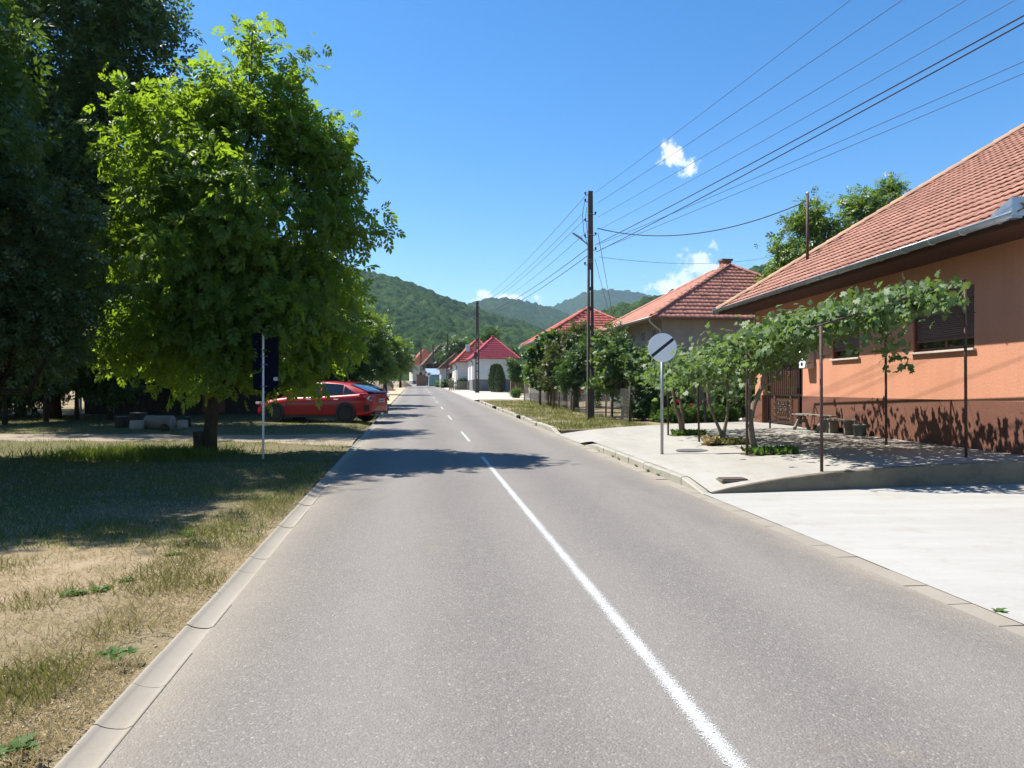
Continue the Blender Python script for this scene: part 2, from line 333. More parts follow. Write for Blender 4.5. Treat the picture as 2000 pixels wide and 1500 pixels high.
def wallrender(name, c1, c2, sc=55):
    m, nt, p = nodes(name); n = tex(nt, 'Noise', 1.3, 5, .6); f = tex(nt, 'Noise', sc, 4, .7, stretch=(1, 1, .35))
    c = ramp(nt, n.outputs['Fac'], [c1, c2], [.3, .7]); sk = tex(nt, 'Noise', 2.2, 5, .65, stretch=(1, 1, .12)); c = mixc(nt, ramp(nt, sk.outputs['Fac'], [(0, 0, 0), (.3, .3, .3)], [.5, .75]), c, tuple(.62 * v for v in c2)); c = mixc(nt, .35, c, ramp(nt, f.outputs['Fac'], [tuple(.6 * v for v in c1), tuple(min(1, 1.15 * v) for v in c1)], [.32, .62]))
    nt.links.new(c, p.inputs['Base Color']); p.inputs['Roughness'].default_value = .9; p.inputs['Specular IOR Level'].default_value = .15; bump(nt, p, f.outputs['Fac'], .8, .012); return m
M['render'] = wallrender('orange_render', (.555, .265, .165), (.49, .225, .138))
M['plinth'] = wallrender('brown_plinth', (.185, .088, .062), (.155, .07, .048), 70)
M['white_wall'] = surf('white_wall', (.62, .62, .60), (.50, .50, .48), 1.2, .9, 30, .2, .01)
M['cream_wall'] = surf('cream_wall', (.56, .52, .42), (.44, .40, .32), 1.2, .9, 30, .2, .01)
M['grey_wall'] = surf('grey_wall', (.34, .33, .29), (.25, .24, .205), 1.0, .9, 30, .3, .01)
M['yellow_wall'] = surf('yellow_wall', (.62, .40, .12), (.5, .32, .1), 1.2, .9, 30, .2, .01)
M['greyplinth'] = surf('grey_plinth', (.16, .165, .17), (.12, .125, .13), 1.5, .9, 30, .3, .01)
M['tile'] = surf('clay_tile', (.345, .165, .115), (.285, .128, .09), 2.2, .75, 30, .25, .006, island=.38, c3=(.20, .085, .06), coord='World')
M['tile_salmon'] = surf('salmon_tile', (.42, .185, .13), (.35, .145, .10), 2.2, .75, 30, .25, .006, island=.38, c3=(.27, .115, .08), coord='World')
M['tile_red'] = surf('red_tile', (.50, .13, .085), (.42, .10, .066), 2, .6, 30, .2, .006, island=.3, coord='World')
M['tile_pink'] = surf('crimson_sheet', (.47, .07, .085), (.42, .058, .072), 2, .45, 30, .1, .004, island=.12, coord='World')
M['tile_old'] = surf('old_brown_tile', (.20, .125, .085), (.13, .08, .055), 1.5, .9, 12, .6, .03, island=.4, coord='World')
M['tile_gold'] = surf('ochre_ridge_tile', (.38, .225, .14), (.30, .165, .105), 3, .75, 30, .25, .006, island=.3)
M['tile_pale'] = surf('orange_sheet', (.55, .2, .13), (.45, .16, .1), 2, .6, 30, .2, .006)
M['zinc'] = surf('zinc', (.42, .45, .48), (.33, .36, .39), 5, .38, 30, .05, .003, metal=.75)
M['sheet'] = surf('pale_sheet_roof', (.52, .60, .68), (.44, .52, .6), 2, .35, 30, .05, .003, metal=.6)
M['soffit'] = surf('soffit_boards', (.085, .034, .022), (.06, .024, .016), 3, .6, 30, .2, .004, stretch=(6, .4, 6))
M['brownframe'] = surf('brown_frame', (.15, .062, .036), (.11, .045, .027), 5, .5, 40, .15, .003)
M['shutter'] = surf('brown_shutter', (.105, .052, .038), (.08, .04, .03), 5, .5, 40, .1, .003)
M['sill'] = surf('stone_sill', (.55, .48, .40), (.45, .39, .32), 6, .7, 40, .15, .003)
M['iron'] = surf('dark_iron', (.032, .026, .026), (.05, .034, .03), 6, .45, 60, .2, .003, metal=.4)
M['iron_lit'] = surf('lit_iron', (.14, .12, .105), (.08, .065, .055), 9, .4, 60, .2, .003, metal=.5)  # paler copy of the dark iron, with light put into its colour
M['rust'] = surf('rusted_pipe', (.085, .040, .033), (.05, .026, .022), 9, .7, 60, .5, .004)
M['planks'] = surf('varnished_planks', (.115, .045, .024), (.07, .028, .016), 6, .5, 40, .3, .004, stretch=(5, 5, .6))
M['oldwood'] = surf('weathered_wood', (.23, .20, .165), (.14, .12, .095), 5, .85, 30, .5, .006, stretch=(1, 6, 6))
M['darkwood'] = surf('dark_wood', (.052, .038, .027), (.03, .022, .016), 4, .85, 30, .5, .01)
M['bark'] = surf('bark', (.075, .056, .04), (.038, .029, .021), 9, .95, 22, .9, .03, stretch=(1, 1, .3), spec=.1)
M['vinebark'] = surf('vine_bark', (.20, .155, .115), (.11, .085, .062), 14, .95, 40, .9, .012, stretch=(1, 1, .25), spec=.1)
M['logend'] = surf('cut_log', (.36, .32, .27), (.25, .215, .175), 7, .9, 24, .5, .01)
M['poleconc'] = surf('pole_concrete', (.085, .072, .062), (.048, .042, .037), 3, .9, 50, .5, .006, coord='World')
M['wire'] = surf('wire', (.018, .018, .022), None, 5, .6, 5, 0)
M['wire_thin'] = surf('bare_wire', (.12, .13, .15), None, 5, .5, 5, 0, metal=.5)
M['porcelain'] = surf('insulator', (.05, .03, .028), None, 5, .3, 5, 0)
M['galv'] = surf('galvanised_steel', (.36, .37, .375), (.28, .29, .30), 12, .45, 60, .1, .002, metal=.6)
M['signwhite'] = surf('sign_white', (.84, .85, .87), (.80, .81, .83), 3, .4, 5, 0)
M['black'] = surf('black_plastic', (.012, .012, .014), None, 5, .4, 5, 0)
M['signback'] = surf('sign_back', (.010, .011, .024), (.008, .009, .018), 3, .95, 5, 0, spec=.02)
M['beige'] = surf('meter_box_beige', (.50, .46, .38), (.43, .39, .32), 4, .5, 40, .05, .002)
M['bucket'] = surf('grey_bucket', (.12, .14, .135), (.08, .095, .09), 4, .5, 30, .1, .003)
M['cover'] = surf('rusted_cover', (.10, .066, .055), (.065, .045, .04), 9, .75, 60, .5, .004)
M['manhole'] = surf('manhole_iron', (.125, .12, .115), (.09, .086, .082), 9, .7, 40, .5, .004)
M['brick'] = surf('brick', (.27, .15, .10), (.19, .10, .07), 5, .9, 30, .4, .01)
M['glass'] = surf('window_glass', (.012, .015, .017), None, 3, .06, 5, 0, spec=.8)
M['curtain'] = surf('curtained_glass', (.16, .17, .17), None, 3, .15, 5, 0, spec=.8)
M['carred'] = surf('red_car_paint', (.36, .005, .010), (.34, .0045, .009), 2, .4, 5, 0, spec=.35, coat=.45)
M['cardark'] = surf('dark_red_paint', (.075, .010, .012), None, 2, .35, 5, 0, coat=.8)
M['cargrey'] = surf('grey_blue_paint', (.10, .12, .15), None, 2, .35, 5, 0, coat=.8)
M['carwhite'] = surf('white_paint', (.55, .57, .6), None, 2, .35, 5, 0, coat=.8)
M['tyre'] = surf('tyre', (.016, .016, .017), None, 8, .85, 40, .2, .003)
M['rim'] = surf('black_rim', (.03, .03, .032), None, 4, .3, 5, 0, metal=.6)
M['rimsteel'] = surf('steel_rim', (.36, .37, .38), None, 4, .3, 5, 0, metal=.9)
M['chrome'] = surf('chrome', (.6, .6, .6), None, 4, .12, 5, 0, metal=1)
M['lamp_red'] = surf('tail_lamp', (.30, .012, .015), None, 4, .12, 5, 0, coat=1)
M['lamp_clear'] = surf('lamp_clear', (.45, .45, .46), None, 4, .1, 5, 0, coat=1)
M['plate'] = surf('number_plate', (.62, .62, .6), None, 4, .4, 5, 0)
M['plate_blue'] = surf('plate_blue', (.01, .04, .3), None, 4, .4, 5, 0)
M['blueplastic'] = surf('blue_plastic', (.06, .055, .42), None, 4, .4, 5, 0)
M['green_sheet'] = surf('green_sheet', (.2, .33, .3), (.16, .27, .24), 3, .5, 5, 0)
M['boardsign'] = surf('sign_board', (.03, .026, .02), None, 4, .5, 5, 0)
M['lettering'] = surf('pale_lettering', (.42, .33, .2), None, 4, .5, 5, 0)
M['signred'] = surf('sign_red', (.5, .03, .03), None, 4, .4, 5, 0)
M['rose'] = surf('rose_petal', (.52, .02, .05), (.4, .012, .035), 20, .6, 30, .3, .004)
M['mesh_wire'] = surf('fence_wire', (.2, .2, .19), (.13, .11, .09), 9, .6, 5, 0, metal=.4)
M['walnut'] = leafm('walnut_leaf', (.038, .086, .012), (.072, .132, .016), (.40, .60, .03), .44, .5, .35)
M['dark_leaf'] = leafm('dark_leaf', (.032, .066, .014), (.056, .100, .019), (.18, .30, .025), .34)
M['elder_leaf'] = leafm('elder_leaf', (.044, .078, .026), (.070, .112, .036), (.17, .28, .04), .30, .4, .5)
M['far_leaf'] = leafm('bright_leaf', (.055, .105, .018), (.095, .16, .026), (.26, .40, .03), .38)
M['bush_leaf'] = leafm('bush_leaf', (.028, .068, .020), (.052, .105, .028), (.14, .26, .03), .32)
M['olive_leaf'] = leafm('olive_leaf', (.055, .080, .022), (.085, .105, .030), (.2, .26, .04), .3)
M['vine_leaf'] = leafm('vine_leaf', (.055, .105, .038), (.12, .175, .07), (.24, .38, .05), .32, .55, .35)
M['thuja_leaf'] = leafm('thuja_spray', (.022, .045, .012), (.045, .075, .016), (.08, .14, .02), .15)
M['grass_dry'] = leafm('dry_grass', (.42, .315, .155), (.52, .41, .22), (.42, .33, .15), .3, .8, .1)
M['grass_mid'] = leafm('mixed_grass', (.12, .125, .036), (.22, .19, .068), (.28, .28, .07), .34, .8, .1)
M['grass_green'] = leafm('green_grass', (.048, .082, .014), (.086, .122, .02), (.22, .3, .04), .36, .7, .15)
M['soil_leaf'] = leafm('low_plant', (.045, .10, .022), (.08, .15, .036), (.2, .34, .04), .35, .65, .2)
# ================================================================== the setting
def struct(name, me, label, parent=None):
    o = part(name, me, parent); tag(o, label, None, None, 'structure'); return o
def grid_mesh(name, fn, nu, nv, mat, smooth=True):
    V = [fn(i / nu, j / nv) for j in range(nv + 1) for i in range(nu + 1)]
    Fc = [(j * (nu + 1) + i, j * (nu + 1) + i + 1, (j + 1) * (nu + 1) + i + 1, (j + 1) * (nu + 1) + i) for j in range(nv) for i in range(nu)]
    return np_mesh(name, np.array([tuple(v) for v in V]), np.array(Fc), mat, smooth)

xs = np.unique(np.concatenate([np.linspace(-4300, -60, 40), np.linspace(-60, -22, 39), np.linspace(-22, 6, 57), np.linspace(6, 60, 28), np.linspace(60, 4300, 40)]))
ys = np.unique(np.concatenate([np.linspace(-150, 0, 8), np.linspace(0, 32, 65), np.linspace(32, 120, 60), np.linspace(120, 400, 40), np.linspace(400, 4400, 50)]))
GX, GY = np.meshgrid(xs, ys)
GZ = SL * np.clip(GY, -80, 330) - 0.035 + 0.018 * np.sin(GX * 1.9 + GY * .7) * np.sin(GY * 1.3 - GX * .4) * (np.abs(GX) < 60) * (GY < 120)
GZ += np.where((GX < 4.17 - .1247 * GY) & (GX > -60), .02, 0)
left_of_kerb = (GX < -1.6 - .1247 * GY) & (GX > -60) & (GY < 140)
GZ += np.where(left_of_kerb, .03, 0)
GZ -= np.where((np.abs(GX - (1.3 - .1247 * GY)) < 3.3) & (GY < 150), .06, 0)
GZ -= np.where((GX > 0) & (GY > 45) & (GY < 300), .05, 0)
nx, ny = len(xs), len(ys)
ii, jj = np.meshgrid(np.arange(nx - 1), np.arange(ny - 1)); q = (jj * nx + ii).ravel()
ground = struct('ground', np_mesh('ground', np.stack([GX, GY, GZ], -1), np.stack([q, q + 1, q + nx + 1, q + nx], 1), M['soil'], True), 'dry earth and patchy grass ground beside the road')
def ground_z(x, y):                                       # verge level on the left side
    return gz(x, y) + 0.015 + 0.018 * math.sin(x * 1.9 + y * .7) * math.sin(y * 1.3 - x * .4)

# road with its painted marks as parts
road = struct('road', grid_mesh('road', lambda u, v: (lambda y: (road_x(TL + (TR - TL) * u, y), y, gz(0, y) + .012 * math.sin(PI * u)))(-6 + 236 * v), 8, 120, M['asphalt']), 'grey asphalt village road running ahead')
def marking(y0, y1, t, w):
    n = max(2, int((y1 - y0) / .5)); V = []; Fc = []
    for i in range(n + 1):
        y = y0 + (y1 - y0) * i / n
        for k in (-1, 0, 1): 
            tt = t + k * w / 2; V.append((road_x(tt, y), y, gz(0, y) + .0125 * math.sin(PI * (tt - TL) / (TR - TL)) + .004))
    for i in range(n): Fc += [(3 * i, 3 * i + 1, 3 * i + 4, 3 * i + 3), (3 * i + 1, 3 * i + 2, 3 * i + 5, 3 * i + 4)]
    me = np_mesh('road_marking', V, Fc, M['paint']); uv = me.uv_layers.new(name='UVMap')
    for li, l in enumerate(me.loops): uv.data[li].uv = ((l.vertex_index % 3) / 2, V[l.vertex_index][1])
    return part('road_marking', me, road)
o = marking(-3, 16.2, 1.39, .165); o['label'] = 'long worn solid white centre line'
for k in range(16): marking(20.0 + 9.9 * k, 23.6 + 9.9 * k, 1.39, .15)

RZ = math.atan(.1247)
# left gutter: concrete channel stones
gl = struct('left_gutter', grid_mesh('left_gutter', lambda u, v: (lambda y: (road_x(TL - .17 + .17 * u, y), y, gz(0, y) - .022))(-3 + 150 * v), 1, 60, M['kerb']), 'pale concrete channel gutter along the left road edge')
prof = [(-.212, -.05), (-.212, .012), (-.205, .017), (-.186, .018)] + [(-.186 + .198 * k / 10, .016 - .032 * math.sin(PI * min(1, (k / 10) ** .72) * .5) * (1 if k < 9 else .8) + .010 * (k / 10) ** 4) for k in range(1, 11)] + [(.012, -.05)]
prof = [(x * .84, z) for x, z in prof]
def channel(L):
    mb = MB(); n = len(prof); V = [(x, -L / 2, z) for x, z in prof] + [(x, L / 2, z) for x, z in prof]
    mb.add(V, [(i, i + 1, n + i + 1, n + i) for i in range(n - 1)] , ); return mb.mesh('gutter_stone', M['gutter'], True)
me_ch = channel(.4968)
y = -1.0; i = 0
while y < 62:
    part('gutter_stone', me_ch, gl, (road_x(TL, y), y, gz(0, y) + random.uniform(-.003, .003)), (math.atan(SL), random.uniform(-.006, .006), RZ + random.uniform(-.003, .003))); y += .498; i += 1
part('gutter_run', grid_mesh('gutter_run', lambda u, v: (lambda y: (road_x(TL - .18 + .19 * u, y), y, gz(0, y) + (.03, -.01, -.01, -.002)[min(3, int(u * 3 + .01))]))(62 + 85 * v), 3, 40, M['gutter']), gl, kind='stuff')
# right gutter: flush stones
gr = struct('right_gutter', grid_mesh('right_gutter', lambda u, v: (lambda y: (road_x(TR - .01 + .22 * u, y), y, gz(0, y) - .03))(-3 + 150 * v), 1, 60, M['darksoil']), 'flush concrete edging strip along the right road edge')
me_gs = MB().b(-.012, .2, -.246, .246, -.08, 0.0).mesh('gutter_stone', M['gutter'])
y = -1.0
while y < 56:
    part('gutter_stone', me_gs, gr, (road_x(TR, y), y, gz(0, y) + random.uniform(-.003, .005)), (math.atan(SL), random.uniform(-.02, .02), RZ + random.uniform(-.006, .006))); y += .499
part('gutter_run', grid_mesh('gutter_run', lambda u, v: (lambda y: (road_x(TR - .01 + .22 * u, y), y, gz(0, y) + .001))(56 + 90 * v), 1, 40, M['gutter']), gr, kind='stuff')

# right kerb stones
kb = struct('kerb', grid_mesh('kerb', lambda u, v: (lambda y: (road_x(TR + .21 + .1 * u, y), y, gz(0, y) - .04))(11.3 + 41 * v), 1, 40, M['darksoil']), 'row of raised concrete kerb stones on the right')
def kerb_stone(L, h0, h1):
    mb = MB(); c = .018
    V = []
    for yy, h in ((-L / 2, h0), (L / 2, h1)): V += [(0, yy, -.1), (0, yy, max(h - c, -.05)), (c, yy, h), (.12, yy, h), (.12, yy, -.1)]
    mb.add(V, [(4, 3, 2, 1, 0), (5, 6, 7, 8, 9), (0, 1, 6, 5), (1, 2, 7, 6), (2, 3, 8, 7), (3, 4, 9, 8)]); return mb.mesh('kerb_stone', M['kerb'])
ks = kerb_stone(.985, .125, .125); ks_up = kerb_stone(.985, .0, .125); ks_dn = kerb_stone(.985, .125, .0)
def put_kerb(me, y, j=.01): part('kerb_stone', me, kb, (road_x(TR + .2, y) + random.uniform(-j, j), y, gz(0, y) + random.uniform(-j, j) * .8), (math.atan(SL), random.uniform(-j, j) * 2, RZ + random.uniform(-j, j)))
put_kerb(ks_up, 11.6, .002)
for k in range(6): put_kerb(ks, 12.6 + k, .006)
put_kerb(ks_dn, 18.6, .004)
put_kerb(ks_up, 23.2, .01)
for k in range(26):
    if k in (7, 16, 17): continue
    put_kerb(ks, 24.2 + k * 1.02, .022)
put_kerb(ks_dn, 5.0 - .55, .004)
for k in range(5): put_kerb(ks, 3.4 - k, .006)
# raised concrete forecourt, its retaining edge, the lower drive
N0, N1 = Vector((2.885, 11.12, 0)), Vector((9.6, 12.35, 0)); F0, F1 = Vector((1.445, 22.75, 0)), Vector((8.9, 26.5, 0))
def pad_pt(u, v, dz=0):
    p = (N0.lerp(N1, u)).lerp(F0.lerp(F1, u), v)
    p.x -= (1 - u) ** 8 * .105 * min(1, max(0, (v - .650) / .02))
    return (p.x, p.y, padz(p.x, p.y) + dz)
pad = struct('concrete_forecourt', grid_mesh('concrete_forecourt', pad_pt, 24, 40, M['pad']), 'pale raised concrete forecourt in front of the orange house')
def edge_wall():
    mb = MB(); n = 24; V = []; Fc = []
    for i in range(n + 1):
        u = i / n; p = pad_pt(u, 0); j = .006 * math.sin(i * 2.1)
        d = Vector((-.18, 1, 0)).normalized()
        for off, z in ((-.012, gz(0, p[1]) - .05), (-.012 + j, p[2] - .008), (.0, p[2] + .004), (.14, p[2] + .003), (.14, gz(0, p[1]) - .05)):
            V.append((p[0] + d.x * off, p[1] + d.y * off, z))
    for i in range(n): Fc += [(5 * i + k, 5 * i + k + 1, 5 * i + k + 6, 5 * i + k + 5) for k in range(4)]
    mb.add(V, Fc); return mb.mesh('retaining_edge', M['oldconc'])
struct('retaining_edge', edge_wall(), 'stained concrete retaining edge rising between forecourt and lower drive')
def drive_pt(u, v):
    y0 = -2.0; a = Vector((road_x(TR + .193, y0), y0, 0)).lerp(Vector((2.772, 11.16, 0)), v); b = Vector((15, -1.0, 0)).lerp(Vector((15.0, 13.4, 0)), v)
    p = a.lerp(b, u); return (p.x, p.y, gz(0, p.y) + .006 + .02 * min(1, u * 4))
struct('concrete_drive', grid_mesh('concrete_drive', drive_pt, 20, 20, M['drive']), 'bright pale concrete drive beside the near road edge')
# grassy verge and gardens on the right
def verge_pt(u, v):
    t = TR + .31 + 30 * u ** 1.6
    yb = 22.75 + min(1.0, (t - TR - .31) / 7.5) * 3.8; vv = max(0, (v - 1 / 60) / (1 - 1 / 60)); y = yb - .03 + (54 - yb) * vv + (.015 if v > 0 else 0)
    return (road_x(t, y), y, gz(0, y) + .105 - (.16 if v == 0 else 0) + .02 * math.sin(t * 2.3 + y) * min(1, u * 8))
struct('verge', grid_mesh('verge', verge_pt, 40, 60, M['soil']), 'grassy verge and garden soil behind the kerb')
struct('pavement', grid_mesh('pavement', lambda u, v: (lambda y: (road_x(TR + .22 + 5.2 * u, y), y, gz(0, y) + .05 * min(1, u * 6)))(56 + 76 * v), 8, 40, M['pave']), 'pale concrete pavement before the crimson-roofed house')
# dirt track into the trees, sandy shoulder
def track_pt(u, v):
    x = -3.95 - 32 * u; yc = 20.6 + .06 * (-x) ; w = 2.2 + .35 * math.sin(x * .9) + (1.2 if x > -6 else 0)
    y = yc + (v - .5) * w + .12 * math.sin(x * 3.1 + v * 9); x = min(x, road_x(TL - .22, y)) if u > 0 else road_x(TL - .215, y)
    return (x, y, ground_z(x, y) + .022 - .05 * (abs(v - .5) > .48))
struct('dirt_track', grid_mesh('dirt_track', track_pt, 70, 12, M['track']), 'dusty earth track leading off left under the trees')
def sand_pt(u, v):
    y = 44 + 80 * v; t = TL - .2 - u * (5.5 + 2.2 * math.sin(y * .13) + 1.4 * math.sin(y * .4)); return (road_x(t, y), y, ground_z(road_x(t, y), y) + .025 - .06 * (u > .97))
struct('sandy_shoulder', grid_mesh('sandy_shoulder', sand_pt, 10, 60, M['sand']), 'sunlit sandy shoulder on the left of the far road')

# ------------------------------------------------------------------ wooded hills
def canopy(X, Y, cell, rng):
    ci, cj = np.floor(X / cell).astype(int), np.floor(Y / cell).astype(int)
    def h(i, j, k): return np.modf(np.abs(np.sin(i * 127.1 + j * 311.7 + k * 74.7 + rng) * 43758.5453))[0]
    best = np.zeros_like(X)
    for di in (-1, 0, 1):
        for dj in (-1, 0, 1):
            i, j = ci + di, cj + dj
            px = (i + .5 + .7 * (h(i, j, 1) - .5)) * cell; py = (j + .5 + .7 * (h(i, j, 2) - .5)) * cell
            r = cell * (.55 + .3 * h(i, j, 3)); d2 = ((X - px) ** 2 + (Y - py) ** 2) / r ** 2
            best = np.maximum(best, np.sqrt(np.maximum(0, 1 - d2)) * (.55 + .9 * h(i, j, 4)))
    return best
def forest_mat(name, c1, c2, c3, cell, clear=None):
    m, nt, p = nodes(name)
    v = tex(nt, 'Voronoi', 1.0 / cell, coord='World', stretch=(1, 1, .35)); a = tex(nt, 'Noise', .010, 4, .6, coord='World'); f = tex(nt, 'Noise', 1.2 / cell * 3, 5, .75, coord='World')
    c = mixc(nt, .55, ramp(nt, a.outputs['Fac'], [c1, c2, c3], [.34, .5, .66]), ramp(nt, v.outputs['Color'], [c1, c2, c3]))
    c = mixc(nt, .5, c, mixc(nt, 1.0, c, ramp(nt, f.outputs['Fac'], [(.1, .1, .1), (1.9, 1.85, 1.6)], [.38, .64]), 'MULTIPLY'))
    if clear: c = mixc(nt, ramp(nt, tex(nt, 'Noise', .0042, 4, .6, coord='World').outputs['Fac'], [(0, 0, 0), (.8, .8, .8)], [.60, .66]), c, clear)
    nt.links.new(c, p.inputs['Base Color']); p.inputs['Roughness'].default_value = .95; p.inputs['Specular IOR Level'].default_value = .05
    bump(nt, p, f.outputs['Fac'], 1.0, cell * .5); return m
def hill(name, label, crest, Dc, Db, x0, x1, step, cell, amp, mat, seed, y1=None):
    ta = np.array([(p - CX) / F for p, _ in crest]); te = np.array([(HOR - q) / F for _, q in crest])
    X, Y = np.meshgrid(np.arange(x0, x1, step, dtype=float), np.arange(Db, y1 or Dc * 1.12, step * 1.1, dtype=float))
    az = X / Y; zc = CAMZ + np.interp(az, ta, te) * Dc - amp * .8
    s = (Y - Db) / (Dc - Db); up = np.clip(s, 0, 1); pr = up * (1.15 - .15 * up)
    rr = np.random.RandomState(seed); rel = np.zeros_like(X)
    for k in range(14):
        a_, ph, wl_ = rr.uniform(0, PI), rr.uniform(0, 6.3), (Dc - Db) * rr.uniform(.10, .55)
        rel += np.sin((X * math.cos(a_) + Y * math.sin(a_) * .6) * 2 * PI / wl_ + ph) * wl_
    rel *= .0075
    z = 3.0 + (zc - 3.0) * pr + rel * np.clip(4 * up * (1 - up), 0, 1) - np.clip(s - 1, 0, 9) * (Dc - Db) * .5
    foot = np.clip(s * 14, 0, 1)
    z = z * foot + (1 - foot) * 0.5 + (canopy(X, Y, cell, seed) * amp + canopy(X, Y, cell * .55, seed + 9) * amp * .35) * np.clip(s * 14 - .3, 0, 1)
    ny_, nx_ = X.shape; i, j = np.meshgrid(np.arange(nx_ - 1), np.arange(ny_ - 1)); q = (j * nx_ + i).ravel()
    o = part(name, np_mesh(name, np.stack([X, Y, z], -1), np.stack([q, q + 1, q + nx_ + 1, q + nx_], 1), mat, False)); tag(o, label, None, None, 'structure'); return o
FM1 = forest_mat('near_forest', (.014, .040, .014), (.040, .084, .022), (.088, .138, .032), 8)
FM2 = forest_mat('mid_forest', (.022, .050, .018), (.036, .074, .022), (.065, .10, .03), 11, (.22, .20, .09))
FM3 = forest_mat('far_forest', (.024, .054, .020), (.036, .072, .024), (.06, .09, .03), 15, (.13, .14, .06))
hill('wooded_hill', 'big wooded hillside behind the tall leafy tree, nearest on the left', [(-900, 330), (0, 430), (400, 452), (600, 498), (700, 533), (760, 549), (820, 566), (880, 590), (940, 614), (1000, 630), (1045, 643), (1090, 668), (1150, 702), (1230, 752)], 950, 330, -620, 170, 2.5, 8.0, 6.0, FM1, 3)
hill('wooded_hill', 'rounded wooded hill with pale clearings in the middle of the valley', [(600, 700), (780, 640), (880, 606), (925, 592), (960, 583), (1000, 585), (1040, 593), (1080, 605), (1130, 621), (1200, 648), (1300, 700), (1400, 750)], 1900, 1150, -420, 480, 4.5, 11, 8, FM2, 7)
hill('wooded_hill', 'farthest blue-green domed hill behind the concrete pole', [(700, 740), (1000, 640), (1060, 606), (1100, 591), (1140, 574), (1180, 566), (1230, 570), (1285, 581), (1340, 592), (1450, 604), (1600, 650), (1800, 750)], 2900, 1950, -420, 1300, 8, 16, 11, FM3, 11)
hill('wooded_hill', 'dark green wooded slope rising right behind the tiled houses', [(1090, 752), (1130, 680), (1176, 617), (1230, 600), (1280, 587), (1380, 560), (1484, 527), (1540, 515), (1700, 490), (1900, 480), (2600, 560), (3400, 740)], 520, 260, 15, 420, 2.2, 7.5, 6.0, FM1, 5)

# pale summer haze: one even body of air round the whole place
hz = MB().b(-4480, 4480, -190, 4480, -2.6, 480)
hm = bpy.data.materials.new('haze'); hm.use_nodes = True; hm.node_tree.nodes.clear()
ho = hm.node_tree.nodes.new('ShaderNodeOutputMaterial'); hv = hm.node_tree.nodes.new('ShaderNodeVolumePrincipled')
hv.inputs['Color'].default_value = (.50, .70, 1.0, 1); hv.inputs['Density'].default_value = .00010; hv.inputs['Anisotropy'].default_value = .2
hm.node_tree.links.new(hv.outputs[0], ho.inputs['Volume'])
tag(hz.build('haze', hm), 'pale blue summer haze filling the valley air', 'haze', None, 'stuff')
# ================================================================== houses
def inpoly(x, y, P):
    c = False; n = len(P)
    for i in range(n):
        x1, y1 = P[i]; x2, y2 = P[(i + 1) % n]
        if (y1 > y) != (y2 > y) and x < (x2 - x1) * (y - y1) / (y2 - y1) + x1: c = not c
    return c
def tile_mesh(w, e, mat, name='roof_tile', roll=.028, lip=.030):                # the lower edge stands proud, so each course shades the joint below it
    xs_ = [0, .12, .3, .5, .68, .86, 1.0]; zs_ = [.008, .012, .0, .004, .012, roll, .012]
    V = []; n = len(xs_)
    for x, z in zip(xs_, zs_): V.append((x * w, 0, lip + z * .8))
    for x, z in zip(xs_, zs_): V.append((x * w, 0, lip + .013 + z))
    for x, z in zip(xs_, zs_): V.append((x * w, e * 1.1, .004 + z * .7))
    Fc = [(i, i + 1, n + i + 1, n + i) for i in range(n - 1)] + [(n + i, n + i + 1, 2 * n + i + 1, 2 * n + i) for i in range(n - 1)]
    return np_mesh(name, V, Fc, mat)
def tiled_slope(parent, o, ax, up, poly, w, e, mat, singles, roofpart, lip=.010):
    """tiles laid on a roof slope; poly in (along the eave, up the slope); local coordinates of the house"""
    o, ax, up = Vector(o), Vector(ax).normalized(), Vector(up).normalized(); nr = ax.cross(up)
    Mx = Matrix((ax, up, nr)).transposed(); me = tile_mesh(w, e, mat, lip=lip)
    amax = max(p[0] for p in poly); bmax = max(p[1] for p in poly); amin = min(p[0] for p in poly); spots = []
    for r in range(int(bmax / e) + 1):
        b = -.05 + r * e; off = (r % 2) * w * .5 * 0
        for k in range(int((amax - amin) / w) + 2):
            a = amin + k * w + off
            if inpoly(a + w / 2, b + e * .5, poly) or inpoly(a + w / 2, b + e * .15, poly): spots.append((a, b))
    W = parent.matrix_world; cam_p = Vector((0, 0, CAMZ))
    def dist(s): return (W @ (o + ax * s[0] + up * s[1]) - cam_p)
    def shown(s):
        p = W @ (o + ax * s[0] + up * s[1]); return p.y > 1 and abs(p.x / p.y) < .66 and (p.z - CAMZ) / p.y < .5
    spots.sort(key=lambda s: (not shown(s), dist(s).length))
    for s in spots[:singles]:
        t = part('roof_tile', me, roofpart); jm = Matrix.Rotation(random.gauss(0, .008), 3, 'Z') @ Matrix.Rotation(random.gauss(0, .012), 3, 'X')
        Mt = (Mx @ jm).to_4x4(); Mt.translation = o + ax * s[0] + up * s[1] + nr * random.uniform(0, .006); t.matrix_basis = Mt
    rest = spots[singles:]
    if rest:
        T = np.array([v.co[:] for v in me.vertices]); Fq = np.array([p.vertices[:] for p in me.polygons]); k = len(T)
        B = np.array(Mx); V = np.concatenate([(T @ B.T) + np.array(o + ax * (s[0] + random.gauss(0, .003)) + up * (s[1] + random.gauss(0, .004)) + nr * random.uniform(0, .006)) for s in rest])
        Fc = np.concatenate([Fq + i * k for i in range(len(rest))])
        part('roof_tiles', np_mesh('roof_tiles', V, Fc, mat), roofpart, kind='stuff')
